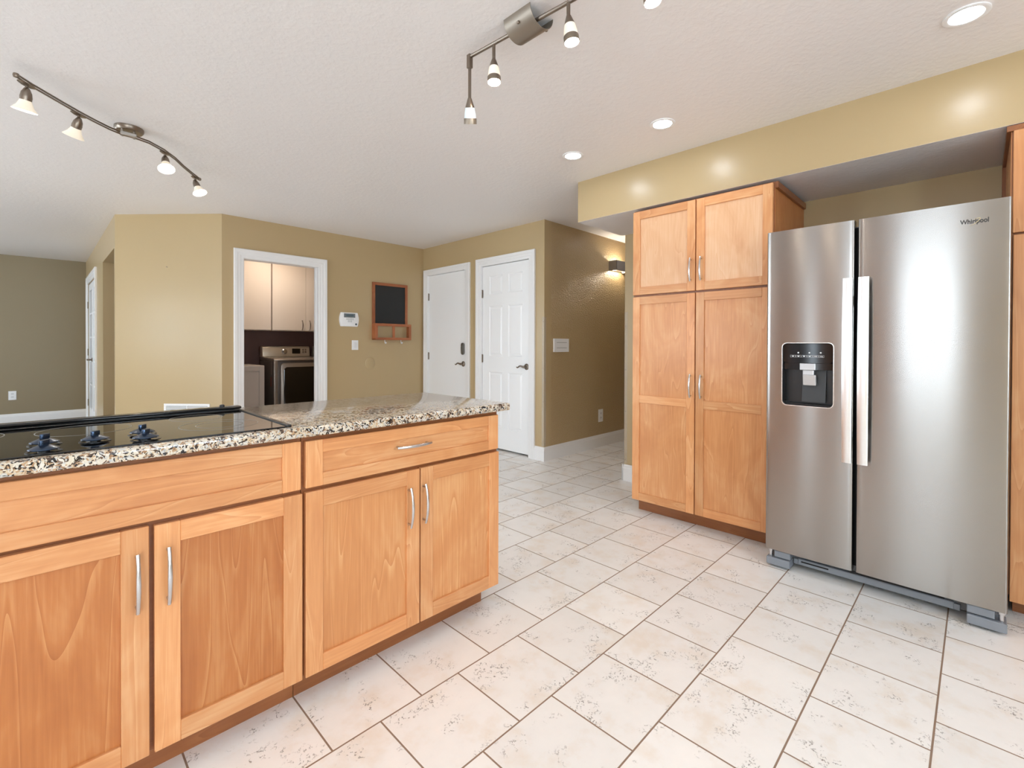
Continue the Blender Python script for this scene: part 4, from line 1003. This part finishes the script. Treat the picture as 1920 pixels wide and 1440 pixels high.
lb = thing('laundry_base_cabinet', 'low white shaker cabinet, greyed for shade, beside the dryer', 'cabinet', (1.75, 6.78, 0))
MB().box(1.42, 2.04, 6.47, 7.10, 0.0, 0.905, 0.002).build('carcass', LAUNDW_SHADED, lb)
shaker('door', lb, 6.449, 'y', -1, 1.425, 2.035, 0.09, 0.90, 0.06, 0.019, m=LAUNDW_SHADED)

def dryer(x, label, name):
    r = thing(name, label, name, (x + 0.34, 6.8, 0)); w = 0.685
    mb = MB(); mb.box(x, x + w, 6.52, 7.06, 0.02, 0.955, 0.012, 3); mb.build('body', DRYERD, r, 40)
    mb = MB(); mb.prism([(6.505, 0.955), (6.505, 0.975), (6.53, 0.99), (6.92, 1.0), (7.06, 1.0), (7.06, 0.955)], 'x', x + 0.004, x + w - 0.004, 0.006, 2); mb.box(x + 0.002, x + 0.05, 6.50, 6.525, 0.05, 0.96, 0.006, 2); mb.box(x + w - 0.05, x + w - 0.002, 6.50, 6.525, 0.05, 0.96, 0.006, 2); mb.build('top_and_front_frame', DRYERM, r, 40)
    mb = MB(); mb.prism([(6.93, 1.0), (6.945, 1.13), (6.965, 1.15), (7.03, 1.15), (7.06, 1.0)], 'x', x - 0.004, x + w - 0.045, 0.012, 3); cs = mb.build('console', CHAMP, r, 40)
    mb = MB(); mb.lathe([(0.036, 0), (0.036, 0.006), (0.026, 0.012), (0.024, 0.030), (0, 0.032)], 28, axis_mat((x + 0.285, 6.938, 1.075), (0, -1, 0.11))); mb.build('dial', SATIN, cs, 40)
    mb = MB(); mb.box(x + 0.39, x + 0.50, 6.930, 6.94, 1.045, 1.115, 0.002); mb.build('display', DARKGL, cs)
    for i in range(4):
        mb = MB(); mb.box(x + 0.53 + 0.035 * (i % 2), x + 0.552 + 0.035 * (i % 2), 6.928, 6.94, 1.055 + 0.035 * (i // 2), 1.075 + 0.035 * (i // 2), 0.003); mb.build('button', SATIN, cs)
    mb = MB(); mb.prism(rrect(x + 0.075, x + w - 0.075, 0.22, 0.925, 0.05, 6), 'y', 6.51, 6.465, 0.006, 2); dd = mb.build('door', DRYERM, r, 40)
    mb = MB(); mb.prism(rrect(x + 0.11, x + w - 0.11, 0.27, 0.875, 0.05, 6), 'y', 6.472, 6.459, 0.003, 2); mb.build('window', DARKGL, dd, 40)
    MB().box(x - 0.0008, x, 6.575, 6.60, 0.77, 0.95).build('label_strip', plain('label_beige', (150, 140, 130), 0.6), r)
    MB().box(x - 0.0008, x, 6.59, 6.625, 0.62, 0.74).build('warning_label', plain('label_rust', (150, 84, 70), 0.6), r)
    return r
dryer(2.165, 'graphite front-load dryer with round dial, seen through the laundry doorway', 'dryer')
dryer(2.875, 'second graphite laundry machine, mostly hidden by the doorway casing', 'washer')
# laundry ceiling lamp
ll = thing('ceiling_lamp', 'flush ceiling lamp in the laundry room', 'ceiling light', (2.2, 6.2, CEIL))
mb = MB(); mb.lathe([(0.16, CEIL), (0.16, CEIL - 0.02), (0.15, CEIL - 0.03)], 32, Matrix.Translation((2.2, 6.2, 0)), caps=False); mb.build('rim', NICKEL, ll, 40)
mb = MB(); mb.lathe([(0.155, CEIL - 0.025), (0.12, CEIL - 0.06), (0, CEIL - 0.075)], 32, Matrix.Translation((2.2, 6.2, 0)), caps=False); mb.build('diffuser', plain('laundry_glow', (255, 255, 255), 0.4, emit=(255, 232, 208), es=26.0), ll, 40)
